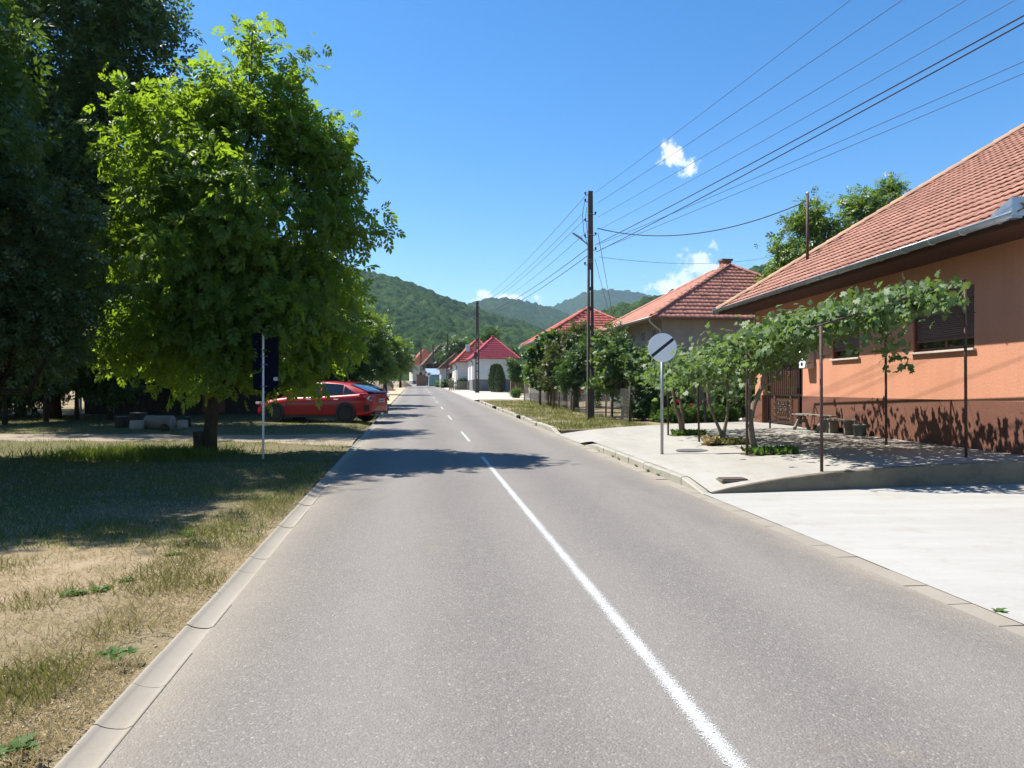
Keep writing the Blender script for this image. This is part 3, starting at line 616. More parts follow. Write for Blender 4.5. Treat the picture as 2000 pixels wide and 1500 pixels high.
def ridge_run(roofpart, p, q, mat, r=.11, L=.38, single=True):
    p, q = Vector(p), Vector(q); d = q - p; n = max(1, int(d.length / L)); d.normalize()
    a = d.cross(Vector((0, 0, 1))).normalized(); u = a.cross(d); V = []; m = 7
    for yy, rr in ((0, r * 1.12), (L * .25, r * 1.06), (L * 1.08, r * .95)):
        for k in range(m):
            t = PI * k / (m - 1); V.append((rr * math.cos(t), yy, rr * math.sin(t) - .02))
    Fc = [(i * m + k, i * m + k + 1, (i + 1) * m + k + 1, (i + 1) * m + k) for i in range(2) for k in range(m - 1)]
    me = np_mesh('ridge_tile', V, Fc, mat, True); Mx = Matrix((a, d, u)).transposed()
    if single:
        for k in range(n):
            t = part('ridge_tile', me, roofpart); Mt = (Mx @ Matrix.Rotation(random.gauss(0, .02), 3, 'Z')).to_4x4(); Mt.translation = p + d * (k * L) + Vector((0, 0, .05)); t.matrix_basis = Mt
    else:
        mb = MB()
        for k in range(n): mb.add([Mx @ Vector(v) + p + d * (k * L) + Vector((0, 0, .05)) for v in V], Fc)
        mb.build('ridge_tiles', mat, roofpart, kind='stuff')

def wall_with_openings(mb, p, ux, length, z0, z1, ops, nrm, reveal=.16):
    """wall face from p along ux, openings (a0,a1,b0,b1) along/height, reveals run inward"""
    ux, nrm = Vector(ux), Vector(nrm); p = Vector(p)
    A = sorted({0, length} | {v for o in ops for v in o[:2]}); B = sorted({z0, z1} | {v for o in ops for v in o[2:4]})
    for i in range(len(A) - 1):
        for j in range(len(B) - 1):
            ca, cb = (A[i] + A[i + 1]) / 2, (B[j] + B[j + 1]) / 2
            if any(o[0] < ca < o[1] and o[2] < cb < o[3] for o in ops): continue
            mb.add([p + ux * a + Vector((0, 0, b)) for a, b in ((A[i], B[j]), (A[i + 1], B[j]), (A[i + 1], B[j + 1]), (A[i], B[j + 1]))], [(0, 1, 2, 3)])
    for a0, a1, b0, b1 in ops:
        c = [(a0, b0), (a1, b0), (a1, b1), (a0, b1)]
        for k in range(4):
            (sa, sb), (ea, eb) = c[k], c[(k + 1) % 4]
            q = [p + ux * sa + Vector((0, 0, sb)), p + ux * ea + Vector((0, 0, eb))]; mb.add([q[0], q[1], q[1] - nrm * reveal, q[0] - nrm * reveal], [(0, 1, 2, 3)])

# ------------------------------------------------------------------ orange house (local x into the plot, y along the street away from the camera)
HB = Vector((9.35 - .0447 * 12.9, 12.9, .50)); HR = math.atan(.0447)
h1 = thing('orange_house', 'orange rendered house with salmon tiled hip roof and brown plinth on the right', 'house', HB, HR)
bpy.context.view_layer.update()
big = (1.56, 3.60, 1.96, 3.16); small = (5.92, 7.36, 1.96, 3.16)
mb = MB(); wall_with_openings(mb, (0, 0, 0), (0, 1, 0), 9.2, .97, 3.79, [big, small], (-1, 0, 0))
mb.b(0.002, .3, 12.3, 13.0, .97, 3.79); mb.b(.002, .3, 9.2, 12.3, 3.15, 3.79)
mb.add([(0, 9.2, .97), (0, 9.2, 3.79), (11, 9.2, 3.79), (11, 9.2, .97)], [(0, 1, 2, 3)]); mb.add([(0, 0, 0), (11, 0, 0), (11, 0, 3.79), (0, 0, 3.79)], [(0, 1, 2, 3)])
mb.add([(.3, 12.95, .0), (11, 12.95, 0), (11, 12.95, 3.79), (.3, 12.95, 3.79)], [(0, 1, 2, 3)])
mb.add([(11, 0, 0), (11, 13, 0), (11, 13, 3.79), (11, 0, 3.79)], [(0, 1, 2, 3)])
mb.build('wall', M['render'], h1)
mb = MB(); mb.b(-.022, .28, -.02, 9.2, -.2, .97); mb.b(-.022, .3, 12.3, 13.02, -.2, .97); mb.b(.28, 11, 9.0, 9.22, -.2, .97); mb.build('plinth', M['plinth'], h1, bevel=.008)
soff = MB().b(-.9, 12, -1.0, 14.0, 3.79, 3.83).build('soffit', M['soffit'], h1)
me_b = MB().b(-.012, 0, -.058, .058, 0, .012).mesh('board', M['soffit'])
MB().b(-.92, -.885, -1.02, 14.02, 3.78, 3.91).build('fascia', M['soffit'], h1)
for k in range(1, 9):                                     # soffit boards with open joints
    MB().b(-.98 + k * .11, -.98 + k * .11 + .10, -.98, 13.98, 3.772, 3.788).build('soffit_board', M['soffit'], h1)
EZ, HD, PIT = 3.90, 7.0, .677
roof = MB()
e = [(-.95, -1.0, EZ), (-.95, 14.0, EZ), (13.0, 14.0, EZ), (13.0, -1.0, EZ)]; r1, r2 = (6.05, 7.0, EZ + 7.0 * PIT), (6.05, 6.0, EZ + 7.0 * PIT)
roof.add([*e, r1, r2], [(0, 1, 4, 5), (1, 2, 4), (2, 3, 5, 4), (3, 0, 5)]); roof = roof.build('roof', M['tile'], h1)
bpy.context.view_layer.update()
sl = math.hypot(7.0, 7.0 * PIT)
tiled_slope(h1, e[1], (0, -1, 0), (7.0, 0, 7.0 * PIT), [(0, 0), (15, 0), (8.0, sl), (7.0, sl)], .215, .335, M['tile'], 300, roof, .030)
ridge_run(roof, e[1], r1, M['tile_gold'], .12, .42); ridge_run(roof, e[0], r2, M['tile_gold'], .12, .42)
# eaves gutter with brackets, corner guard
def half_pipe(mb, y0, y1, x, z, r, n=8, close=True):
    V = []
    for yy in (y0, y1):
        for k in range(n + 1): 
            t = PI + PI * k / n; V.append((x + r * math.cos(t), yy, z + r * math.sin(t)))
        for k in range(n, -1, -1):
            t = PI + PI * k / n; V.append((x + (r - .006) * math.cos(t), yy, z + (r - .006) * math.sin(t)))
    m = 2 * (n + 1); mb.add(V, [(k, (k + 1) % m, m + (k + 1) % m, m + k) for k in range(m)] + [tuple(range(m))[::-1], tuple(range(m, 2 * m))])
g = MB(); half_pipe(g, -1.0, 14.05, -1.13, 3.985, .085); g.tube([(-1.215, -1.0, 3.985), (-1.215, 14.05, 3.985)], .011, 6); gut = g.build('gutter', M['zinc'], h1, True, loc=(.10, 0, -.07))
for k in range(17):
    y = -.6 + k * .9; mbk = MB()
    mbk.tube([(-1.13 + .094 * math.cos(PI + PI * i / 8), y, 3.985 + .094 * math.sin(PI + PI * i / 8)) for i in range(9)], .011, 5); mbk.build('gutter_bracket', M['zinc'], gut)
for k in range(8): MB().b(-1.222, -1.04, .55 + k * 1.85, .58 + k * 1.85, 3.975, 3.992).build('gutter_strap', M['zinc'], gut)
cg = MB(); cg.add([(-1.21, -.98, 3.98), (-1.21, -.45, 3.98), (-1.20, -.55, 4.06), (-1.20, -.98, 4.22), (-1.19, -.98, 3.98), (-1.19, -.45, 3.98), (-1.18, -.55, 4.06), (-1.18, -.98, 4.22)],
        [(0, 1, 2, 3), (7, 6, 5, 4), (0, 4, 5, 1), (1, 5, 6, 2), (2, 6, 7, 3), (3, 7, 4, 0)])
cg.b(-1.21, -.80, -1.02, -.985, 3.93, 4.22); cg.b(-1.20, -1.04, -1.0, 14.06 - 14.9, 3.90, 3.93); cg.build('splash_guard', M['zinc'], gut)
MB().b(-1.22, -1.03, 14.03, 14.08, 3.90, 4.06).build('gutter_end', M['zinc'], gut)
pg = MB(); half_pipe(pg, -1.9, -1.12, -.62, 3.36, .10); pg.b(-.73, -.51, -1.13, -1.10, 3.28, 3.5); pg.build('porch_gutter', M['zinc'], h1); MB().tube([(-.6, -1.45, 3.28), (-.6, -1.45, 3.05), (-.45, -1.6, 2.9), (-.2, -1.7, 2.8), (-.2, -1.7, .1)], .05, 10).build('porch_downpipe', M['zinc'], h1, True)
# mast with its cable
def h1w(px, py, x):                                       # local point on the plane x of the house seen at a pixel
    Wi = h1.matrix_world.inverted(); a, b = Wi @ Vector((0, 0, CAMZ)), Wi @ at(px, py, 10.0); t = (x - a.x) / (b.x - a.x); return a + t * (b - a)
mp = h1w(1577, 520, .9); mt = Vector((mp.x, mp.y, mp.z + (520 - 378) / F * (HB.y + mp.y)))
mast = MB().tube([mp - Vector((0, 0, .6)), mt], .045, 10).build('roof_mast', M['rust'], h1, True); MB().lathe([(.0, .06), (.05, .03), (.055, -.03)], 12, mt).build('mast_cap', M['galv'], mast, True)
MB().lathe([(.22, -.06), (.12, .03), (.05, .12)], 12, mp).build('mast_flashing', M['rust'], mast, True)
# windows: frame, roller shutter of slats, sill, panes
def window(op):
    a0, a1, b0, b1 = op
    fr = MB(); x0, x1 = .10, .15
    for q in ((a0, a0 + .06, b0, b1), (a1 - .06, a1, b0, b1), (a0 + .06, a1 - .06, b0, b0 + .07), ((a0 + a1) / 2 - .04, (a0 + a1) / 2 + .04, b0 + .07, b1), (a0 + .06, a1 - .06, b1 - .05, b1)): fr.b(x0, x1, *q)
    w = fr.build('window', M['brownframe'], h1)
    fr = MB()
    for q in ((a0 + .003, a0 + .045, b0 + .004, b1 - .2), (a1 - .045, a1 - .003, b0 + .004, b1 - .2)): fr.b(.03, .098, *q)
    fr.build('shutter_rail', M['brownframe'], w)
    for q in ((a0 + .06, (a0 + a1) / 2 - .04), ((a0 + a1) / 2 + .04, a1 - .06)): MB().b(.115, .125, q[0], q[1], b0 + .07, b1 - .05).build('pane', M['glass'], w)
    MB().b(.0, .11, a0 + .003, a1 - .003, b1 - .22, b1 - .003).build('shutter_box', M['brownframe'], w, bevel=.008)
    zz = b1 - .22; n = 17; sb = b0 + .24; hgt = (zz - sb) / n
    sm = MB(); sm.add([(0, a0 + .046, 0), (0, a1 - .046, 0), (-.010, a1 - .046, hgt * .5), (-.010, a0 + .046, hgt * .5), (0, a1 - .046, hgt * .93), (0, a0 + .046, hgt * .93), (.012, a0 + .046, hgt * .93), (.012, a1 - .046, hgt * .93), (.012, a0 + .046, 0), (.012, a1 - .046, 0)],
            [(0, 1, 2, 3), (3, 2, 4, 5), (5, 4, 7, 6), (8, 9, 1, 0), (6, 7, 9, 8)]); sme = sm.mesh('shutter_slat', M['shutter'])
    for k in range(n): part('shutter_slat', sme, w, (.062, 0, sb + k * hgt))
    MB().b(.045, .08, a0 + .046, a1 - .046, sb - .045, sb).build('shutter_bar', M['brownframe'], w, bevel=.005)
    MB().b(-.07, .10, a0 - .06, a1 + .02, b0 - .045, b0 - .001).build('sill', M['sill'], w, bevel=.006)
window(big); window(small)
MB().b(.3, .32, 0, 9.0, 0, 3.7).build('inner_wall', M['darkwood'], h1)
MB().tube([(-.012, 1.5, 2.62), (-.012, 4.5, 2.60), (-.012, 9.0, 2.63)], .006, 5).build('wall_cable', M['wire'], h1)
# meter box on the wall
mx = thing('meter_box', 'beige electricity meter box on the orange wall beside the gate', 'meter box', h1.matrix_world @ Vector((0, 8.62, 1.75)), HR)
MB().b(-.24, -.002, -.22, .24, 0, .50).build('body', M['beige'], mx, bevel=.012); dr = MB().b(-.262, -.241, -.20, .22, .02, .48).build('door', M['signwhite'], mx, bevel=.006)
for yy, zz, ww, hh in ((.03, .34, .13, .10), (.03, .08, .12, .09), (-.1, .22, .06, .05)): MB().b(-.272, -.262, yy - ww / 2, yy + ww / 2, zz, zz + hh).build('dial', M['black'], dr)
MB().b(-.27, -.262, .12, .17, .26, .33).build('warning_mark', M['signred'], dr)
# iron gate in the passage
gt = thing('iron_gate', 'dark iron gate with scrolls over brown planks beside the orange wall', 'gate', h1.matrix_world @ Vector((.12, 9.2, .07)), HR)
def leaf_gate(y0, y1, full):
    lf = MB()
    for yy in (y0 + .025, y1 - .025): lf.b(-.03, .03, yy - .025, yy + .025, 0, 2.45)
    for zz in (.06, .92, 2.42): lf.b(-.025, .025, y0 + .05, y1 - .05, zz - .03, zz + .03)
    lf = lf.build('gate_leaf', M['iron'], gt)
    n = max(2, int((y1 - y0) / .155)); mb_ = MB().b(-.011, .011, -.011, .011, .95, 2.39).mesh('bar', M['iron_lit'])
    for k in range(1, n): part('bar', mb_, lf, (0, y0 + .05 + (y1 - y0 - .1) * k / n, 0))
    pw = .135; k = 0; pm = MB().b(.012, .028, 0, pw - .008, .09, 2.39).mesh('plank', M['planks'])
    while y0 + .05 + (k + 1) * pw < y1 - .04: part('plank', pm, lf, (.012, y0 + .05 + k * pw, 0)); k += 1
    if full:
        c = (y0 + y1) / 2; f = MB()
        for a, b_ in (((c - .42, .24), (c + .42, .24)), ((c - .42, .76), (c + .42, .76)), ((c - .42, .24), (c - .42, .76)), ((c + .42, .24), (c + .42, .76))): f.beam((-.03, *a), (-.03, *b_), .022, .03)
        f.build('ornament_frame', M['iron_lit'], lf)
        def scroll(cy_, cz_, s, d):
            m = MB(); m.tube([(-.035, cy_ + d * s * (1 - i / 16) * math.cos(i * .72), cz_ + s * (1 - i / 16) * math.sin(i * .72)) for i in range(15)], .011, 5); m.build('scroll', M['iron_lit'], lf)
        for q in range(4): scroll(c - .27 + .18 * q, .42, .10, (-1) ** q); scroll(c - .27 + .18 * q, .60, .10, -(-1) ** q)
        for q in (-.62, .62): 
            for zz in (.25, .45, .65, .8): scroll(c + q, zz, .09, 1 if q > 0 else -1)
        for q in (-.5, .15): 
            scroll(c + q, 1.78, .10, 1); scroll(c + q, 1.55, .10, -1); scroll(c + q, 1.95, .06, -1)
leaf_gate(.5, 2.95, True); leaf_gate(.02, .49, False)
MB().box((-.05, .52, 1.05), (.03, .03, .16)).build('handle', M['black'], gt)

# ------------------------------------------------------------------ plainer houses down the street
def hip_house(name, label, loc, rz, W, L, eave, rise, over, mats, front_inset, back_inset, wins_front=(), wins_side=(), tile=(.22, .335), singles=0, ridgemat=None, plinth=.5, ridge_single=True, gutter=True, chimney=None, solid_front=True):
    """local x across the plot (0..W), y away from the camera (0..L); roof hips at both ends"""
    h = thing(name, label, 'house', loc, rz); bpy.context.view_layer.update()
    wm, tm, pm = mats; o = over
    mb = MB(); wall_with_openings(mb, (0, 0, 0), (1, 0, 0), W, plinth, eave + .05, wins_front, (0, -1, 0)); wall_with_openings(mb, (0, L, 0), (0, -1, 0), L, plinth, eave + .05, [(L - b, L - a, c, d) for a, b, c, d in wins_side], (-1, 0, 0))
    mb.add([(W, 0, plinth), (W, L, plinth), (W, L, eave), (W, 0, eave)], [(0, 1, 2, 3)]); mb.add([(0, L, plinth), (W, L, plinth), (W, L, eave), (0, L, eave)], [(3, 2, 1, 0)]); mb.build('wall', wm, h)
    MB().b(-.03, W + .03, -.03, L + .03, -1.0, plinth).build('plinth', pm, h)
    MB().b(-o + .03, W + o - .03, -o + .03, L + o - .03, eave + .0, eave + .04).build('soffit', M['oldwood'], h)
    E = [(-o, -o, eave + .02), (W + o, -o, eave + .02), (W + o, L + o, eave + .02), (-o, L + o, eave + .02)]; ra, rb = (W / 2, front_inset - o, eave + rise), (W / 2, L + o - back_inset, eave + rise)
    rf = MB().add([*E, ra, rb], [(0, 1, 4), (1, 2, 5, 4), (2, 3, 5), (3, 0, 4, 5)]).build('roof', tm, h)
    hw = W / 2 + o; LL = L + 2 * o
    sf = math.hypot(front_inset, rise) if front_inset > .05 else 0; ss = math.hypot(hw, rise)
    if sf: tiled_slope(h, E[0], (1, 0, 0), (0, front_inset, rise), [(0, 0), (2 * hw, 0), (hw, sf)], tile[0], tile[1], tm, singles, rf)
    tiled_slope(h, E[3], (0, -1, 0), (hw, 0, rise), [(0, 0), (LL, 0), (LL - front_inset, ss), (back_inset, ss)], tile[0], tile[1], tm, singles // 3 if singles else 0, rf)
    rm = ridgemat or tm
    for p, q in ((E[0], ra), (E[1], ra), (ra, rb), (E[3], rb)): 
        if (Vector(p) - Vector(q)).length > .3: ridge_run(rf, p, q, rm, .1, .4, ridge_single)
    for w_, nrm, base, ux in [(a, (0, -1, 0), Vector((0, .12, 0)), Vector((1, 0, 0))) for a in wins_front] + [(a, (-1, 0, 0), Vector((.12, 0, 0)), Vector((0, 1, 0))) for a in wins_side]:
        a0, a1, b0, b1 = w_; f = MB(); side = ux.y > .5
        def bx(m, p0, p1, z0, z1, d0, d1): (m.b(d0, d1, p0, p1, z0, z1) if side else m.b(p0, p1, d0, d1, z0, z1))
        for p0, p1, z0, z1 in ((a0, a0 + .07, b0, b1), (a1 - .07, a1, b0, b1), (a0 + .07, a1 - .07, b0, b0 + .07), (a0 + .07, a1 - .07, b1 - .07, b1), ((a0 + a1) / 2 - .03, (a0 + a1) / 2 + .03, b0 + .07, b1 - .07)): bx(f, p0, p1, z0, z1, .08, .13)
        wn_ = f.build('window', M['white_wall'] if wm is not M['white_wall'] else M['brownframe'], h)
        for p0, p1 in ((a0 + .07, (a0 + a1) / 2 - .03), ((a0 + a1) / 2 + .03, a1 - .07)): g_ = MB(); bx(g_, p0, p1, b0 + .07, b1 - .07, .1, .11); g_.build('pane', M['glass'], wn_)
    if gutter:
        g_ = MB(); half_pipe(g_, -o, L + o, -o - .07, eave + .03, .07); g_.build('gutter', gutter if not isinstance(gutter, bool) else M['zinc'], h, True)
        MB().tube([(-o - .05, -o + .12, eave - .02), (-o - .03, -o + .14, eave - .18), (-.12, -.1, eave - .48), (-.09, -.08, eave - .7), (-.09, -.08, .2)], .045, 8).build('downpipe', gutter if not isinstance(gutter, bool) else M['zinc'], h, True)
    if chimney:
        cx_, cy_, ch = chimney; c = MB().b(cx_ - .22, cx_ + .22, cy_ - .22, cy_ + .22, eave, eave + rise + ch).build('chimney', M['brick'], rf)
        MB().b(cx_ - .28, cx_ + .28, cy_ - .28, cy_ + .28, eave + rise + ch, eave + rise + ch + .1).build('chimney_cap', M['oldconc'], c)
    return h
# grey house: near eave corner at (6.2,33.2)
rot2 = math.atan(.143)
C = Vector((6.05 + .55, 33.1 + .75, gz(0, 33.2) + .1))
h2 = hip_house('grey_house', 'grey house with pale tiled hip roof and brick chimney behind the vines', C, rot2, 9.4, 8.4, 4.15, 3.05, .7, (M['grey_wall'], M['tile_salmon'], M['greyplinth']), 4.3, 4.3, [(2.2, 3.4, 1.6, 2.9), (5.6, 6.8, 1.6, 2.9)], [(1.6, 2.6, 1.6, 2.9), (5.0, 6.0, 1.6, 2.9)], singles=300, ridgemat=M['tile_salmon'], plinth=.9, chimney=(4.7, 4.0, .25))
for k in range(4):                                         # incised diamond ornament under the eave
    for dy, dz in ((0, 0), (.32, 0)):
        c = Vector((-.012, .9 + 1.55 * k + dy, 3.55)); s = .15
        mo = MB()
        for i in range(4):
            a, b_ = [(0, s * 1.3), (s, 0), (0, -s * 1.3), (-s, 0)][i], [(s, 0), (0, -s * 1.3), (-s, 0), (0, s * 1.3)][i]
            mo.beam(c + Vector((0, *a)), c + Vector((0, *b_)), .018, .012, (1, 0, 0))
        mo.build('diamond_ornament', M['greyplinth'], h2)
# red tiled house
C = Vector((1.70 + .6, 51.0 + .6, gz(0, 51) + .1))
hip_house('red_roofed_house', 'house with bold red tiled hip roof rising behind the garden trees', C, math.atan(.13), 7.4, 7.6, 4.1, 2.55, .55, (M['cream_wall'], M['tile_red'], M['greyplinth']), 4.2, 4.0, [(1.2, 2.3, 1.5, 2.8), (4.6, 5.7, 1.5, 2.8)], [(1.2, 2.2, 1.5, 2.8), (5, 6, 1.5, 2.8)], tile=(.36, .40), singles=0, ridge_single=False)
# white house with crimson sheet roof
C = Vector((at(923, 700, 88).x + .1, 88.5, gz(0, 88) + .05))
h4 = hip_house('white_house', 'white house with crimson tile-effect roof and grey plinth beyond the thuja shrubs', C, math.atan(.13), 5.0, 9.0, 3.75, 2.65, .32, (M['white_wall'], M['tile_pink'], M['greyplinth']), 2.7, 2.7, [], [(1.0, 1.9, 1.3, 2.9), (4.0, 4.9, 1.3, 2.9), (6.4, 7.3, 1.3, 2.9)], tile=(.20, .36), ridge_single=False, plinth=1.35, gutter=M['soffit'])
MB().b(2.3, 2.7, 2.35, 2.75, 6.3, 6.62).build('finial', M['brick'], h4)
# orange roofed wing behind it
C = Vector((at(893, 700, 100).x, 100.0, gz(0, 100)))
h5 = hip_house('orange_roofed_house', 'low house with orange tiled roof and small white chimney next to the crimson roof', C, math.atan(.13), 5.6, 12, 3.6, 3.2, .4, (M['white_wall'], M['tile_red'], M['greyplinth']), 3.0, 3.0, [], [(1, 2, 1.3, 2.7), (4, 5, 1.3, 2.7), (7, 8, 1.3, 2.7)], tile=(.3, .4), ridge_single=False, gutter=M['soffit'])
MB().b(1.2, 1.7, .9, 1.4, 4.2, 6.0).build('chimney', M['white_wall'], h5)
# yellow fronted cottage
C = Vector((at(886, 745, 112).x, 112.0, gz(0, 112)))
hip_house('yellow_cottage', 'small cottage with yellow wall and low salmon porch roof past the white house', C, math.atan(.13), 3.6, 5, 2.9, 1.7, .5, (M['yellow_wall'], M['tile'], M['greyplinth']), 1.9, 1.9, [(.4, 1.2, .6, 2.5), (2.0, 2.9, 1.2, 2.3)], [(1, 1.9, 1.0, 2.2)], tile=(.3, .4), ridge_single=False, plinth=.4)
C = Vector((at(862, 745, 120).x, 120.0, gz(0, 120)))
hip_house('old_cottage', 'old cottage with dark mossy brown roof and white wall beside the third pole', C, math.atan(.14), 4.6, 6, 3.0, 2.4, .4, (M['white_wall'], M['tile_old'], M['greyplinth']), 1.2, 1.2, [(1.2, 2.6, .3, 2.3)], [(1, 1.9, 1.0, 2.2)], tile=(.3, .4), ridge_single=False, plinth=.25)
# barn with big brown roof, sheet-roofed shed, far white house
C = Vector((at(832, 745, 150).x, 150.0, gz(0, 150)))
hip_house('timber_barn', 'dark timber barn with large brown hip roof at the road bend', C, math.atan(.18), 6.6, 12, 4.2, 4.2, .5, (M['darkwood'], M['tile_old'], M['greyplinth']), 3.4, 3.0, [(.8, 2.2, .6, 2.6)], [(2, 4, .6, 2.8)], tile=(.4, .45), ridge_single=False, plinth=.5, gutter=False)
C = Vector((at(806, 738, 178).x, 178.0, gz(0, 178)))
hip_house('cream_house', 'farthest cream house with a pale orange roof beyond the barn', C, math.atan(.2), 5.5, 12, 4.6, 3.6, .4, (M['cream_wall'], M['tile_pale'], M['greyplinth']), .06, 3, [(1.5, 2.6, 1.2, 2.8)], [(1, 2, 1.2, 2.8), (5, 6, 1.2, 2.8)], tile=(.4, .45), ridge_single=False, plinth=.8, gutter=False)
C = Vector((at(838, 747, 138).x, 138.0, gz(0, 138)))
sh = thing('shed', 'lean-to shed with bright pale metal roof facing the road', 'shed', C, math.atan(.15))
mb = MB(); mb.b(0, 2.2, .0, 3.0, 0, 2.0); mb.build('wall', M['green_sheet'], sh)
MB().add([(-.2, -.2, 2.05), (2.3, -.2, 2.05), (2.3, 3.0, 3.2), (-.6, 3.0, 3.2), (-.2, -.2, 2.12), (2.3, -.2, 2.12), (2.3, 3.0, 3.27), (-.6, 3.0, 3.27)], [(0, 3, 2, 1), (4, 5, 6, 7), (0, 1, 5, 4), (3, 0, 4, 7), (1, 2, 6, 5), (2, 3, 7, 6)]).build('roof', M['sheet'], sh)
for k in range(5): MB().b(.08 + k * .44, .44 + k * .44, -.03, -.002, .05, 1.95).build('sheet_panel', M['green_sheet'], sh)
# ================================================================== vegetation
def tree(name, label, base, lobes, trunk, nclu, tpl, size, mats, seed, spread=.42, per=6, group=None, singles=0, limbs=10, droop=.3, sub=.42, cat='tree', crown='crown', upb=.55, low=None, shell=(.35, .82), vary=(.65, 1.2)):
    """lobes: (centre, radius); foliage gathers in clumps on the lobes; limbs run from the trunk to the clumps"""
    rng = np.random.RandomState(seed); base = Vector(base)
    t = thing(name, label, cat, base, 0, group); bpy.context.view_layer.update()
    C = np.array([tuple(c) for c, r in lobes]); Rr = np.array([r for c, r in lobes]); mid = C.mean(0)
    subC = []; subR = []
    for c, r in zip(C, Rr):
        k = max(5, int(15 * (r / Rr.max()) ** 1.5) + 4)
        d = unit(rng.normal(size=(k, 3))); subC.append(c + d * r * rng.uniform(shell[0], shell[1], (k, 1))); subR.append(r * sub * rng.uniform(.7, 1.35, k))
    subC = np.concatenate(subC); subR = np.concatenate(subR)
    w = subR ** 1.6; pick = rng.choice(len(subR), nclu, p=w / w.sum())
    d = unit(rng.normal(size=(nclu, 3))); cc = subC[pick] + d * (subR[pick] * rng.uniform(.35, 1.0, nclu) ** .7)[:, None]
    if low is not None: cc = cc[cc[:, 2] > low]; pick = pick[:len(cc)]; d = d[:len(cc)]
    n = len(cc) * per
    out = unit(np.repeat(cc - mid, per, 0)); P = np.repeat(cc, per, 0) + rng.normal(size=(n, 3)) * size * spread
    A = out * .55 + rng.normal(size=(n, 3)) * .62 + np.array([0, 0, -droop]); N = rng.normal(size=(n, 3)) * .55 + np.array([0, 0, upb]) + out * .35
    S = size * rng.uniform(vary[0], vary[1], n); b = np.array(base); P = P - b
    if singles:
        vis = np.array([0, 0, CAMZ]) - (P + b); depth = np.einsum('ij,ij->i', unit(P + b - mid), unit(vis)); order = np.argsort(-(depth * 2 + out[:, 2] * .3 + np.linalg.norm(P + b - mid, axis=1) * .5 / Rr.max()))
        cand = order[:singles * 6]; rng.shuffle(cand); pk = cand[:singles]; keep = np.ones(n, bool); keep[pk] = False
        leaf_objects('leaf', P[pk], A[pk], N[pk], S[pk] * 1.05, tpl, mats[0], t); P, A, N, S = P[keep], A[keep], N[keep], S[keep]
    part(crown, leaf_mesh(crown, P, A, N, S, tpl, mats[0]), t, kind='stuff')
    tp, tr = trunk; mb = MB(); mb.tube([Vector(p) - base for p in tp], tr, 12); mb.build('trunk', mats[1], t, True)
    big_order = np.argsort(-subR)[:]; rng.shuffle(big_order); tpv = [Vector(p) - base for p in tp]
    for c in big_order[:limbs]:
        e = Vector(subC[c]) - base; k = max(1, min(len(tpv) - 1, int(len(tpv) * .35 + rng.randint(0, max(1, int(len(tpv) * .6)))))); s0 = tpv[k]
        if s0.z > e.z: k = max(1, k - 1); s0 = tpv[k]
        m1 = s0.lerp(e, .4) + Vector(rng.normal(size=3)) * .12 * (e - s0).length + Vector((0, 0, .06 * (e - s0).length)); r0 = min(tr[k] * .55, .02 + .016 * (e - s0).length)
        mb = MB(); mb.tube([s0, m1, s0.lerp(e, .75) + Vector(rng.normal(size=3)) * .05 * (e - s0).length, e], [r0, r0 * .7, r0 * .42, r0 * .15], 6)
        mb.build('branch', mats[1], t, True)
    return t
def lob(Y, *L, k=1.0): return [(at(px, py, Y + dy), k * r * (Y + dy) / F) for px, py, r, dy in L]
# --- the walnut tree beside the road
wb = on(408, 886); WY = wb.y
tree('walnut_tree', 'bright green leafy tree with pointed top beside the left road edge', wb,
     lob(WY, (492, 42, 30, 0), (498, 82, 38, 0), (488, 128, 48, .1), (562, 128, 48, .2), (515, 190, 82, 0), (440, 215, 55, -.2), (470, 270, 120, -.4), (570, 255, 80, .5), (300, 260, 88, -.5), (262, 215, 52, -.6), (400, 240, 90, .3), (600, 340, 110, .6), (660, 300, 62, .5), (300, 370, 110, -.6), (430, 400, 150, -.9), (560, 440, 140, .4), (672, 420, 78, .3),
         (255, 480, 85, -.3), (350, 530, 130, -1.0), (500, 560, 140, -.6), (630, 540, 95, .5), (300, 640, 105, .2), (420, 680, 120, -.5), (560, 660, 110, .3), (640, 640, 62, .9), (255, 650, 70, .3), (470, 730, 55, -.2), (600, 715, 52, .8), (350, 730, 66, .2), k=.89),
     ([wb - Vector((0, 0, .15)), wb + Vector((.03, 0, .5)), wb + Vector((.12, .02, 1.3)), wb + Vector((.22, .05, 2.4)), wb + Vector((.3, .0, 3.8)), wb + Vector((.6, .05, 5.4)), wb + Vector((.9, .05, 7.2)), wb + Vector((.95, 0, 9.2))], [.19, .145, .128, .12, .105, .075, .045, .015]),
     2300, WALNUT, .35, (M['walnut'], M['bark']), 4, spread=.6, per=5, singles=300, limbs=40, droop=.38, upb=.5, sub=.29, low=1.85, shell=(.45, .95), vary=(.5, 1.3))
MB().tube([wb + Vector((-.16, -.12, -.05)), wb + Vector((-.19, -.14, .5))], [.12, .10], 10).build('cut_stump', M['bark'])
tag(bpy.data.objects['cut_stump'], 'short dark stump touching the leafy tree trunk', 'stump')
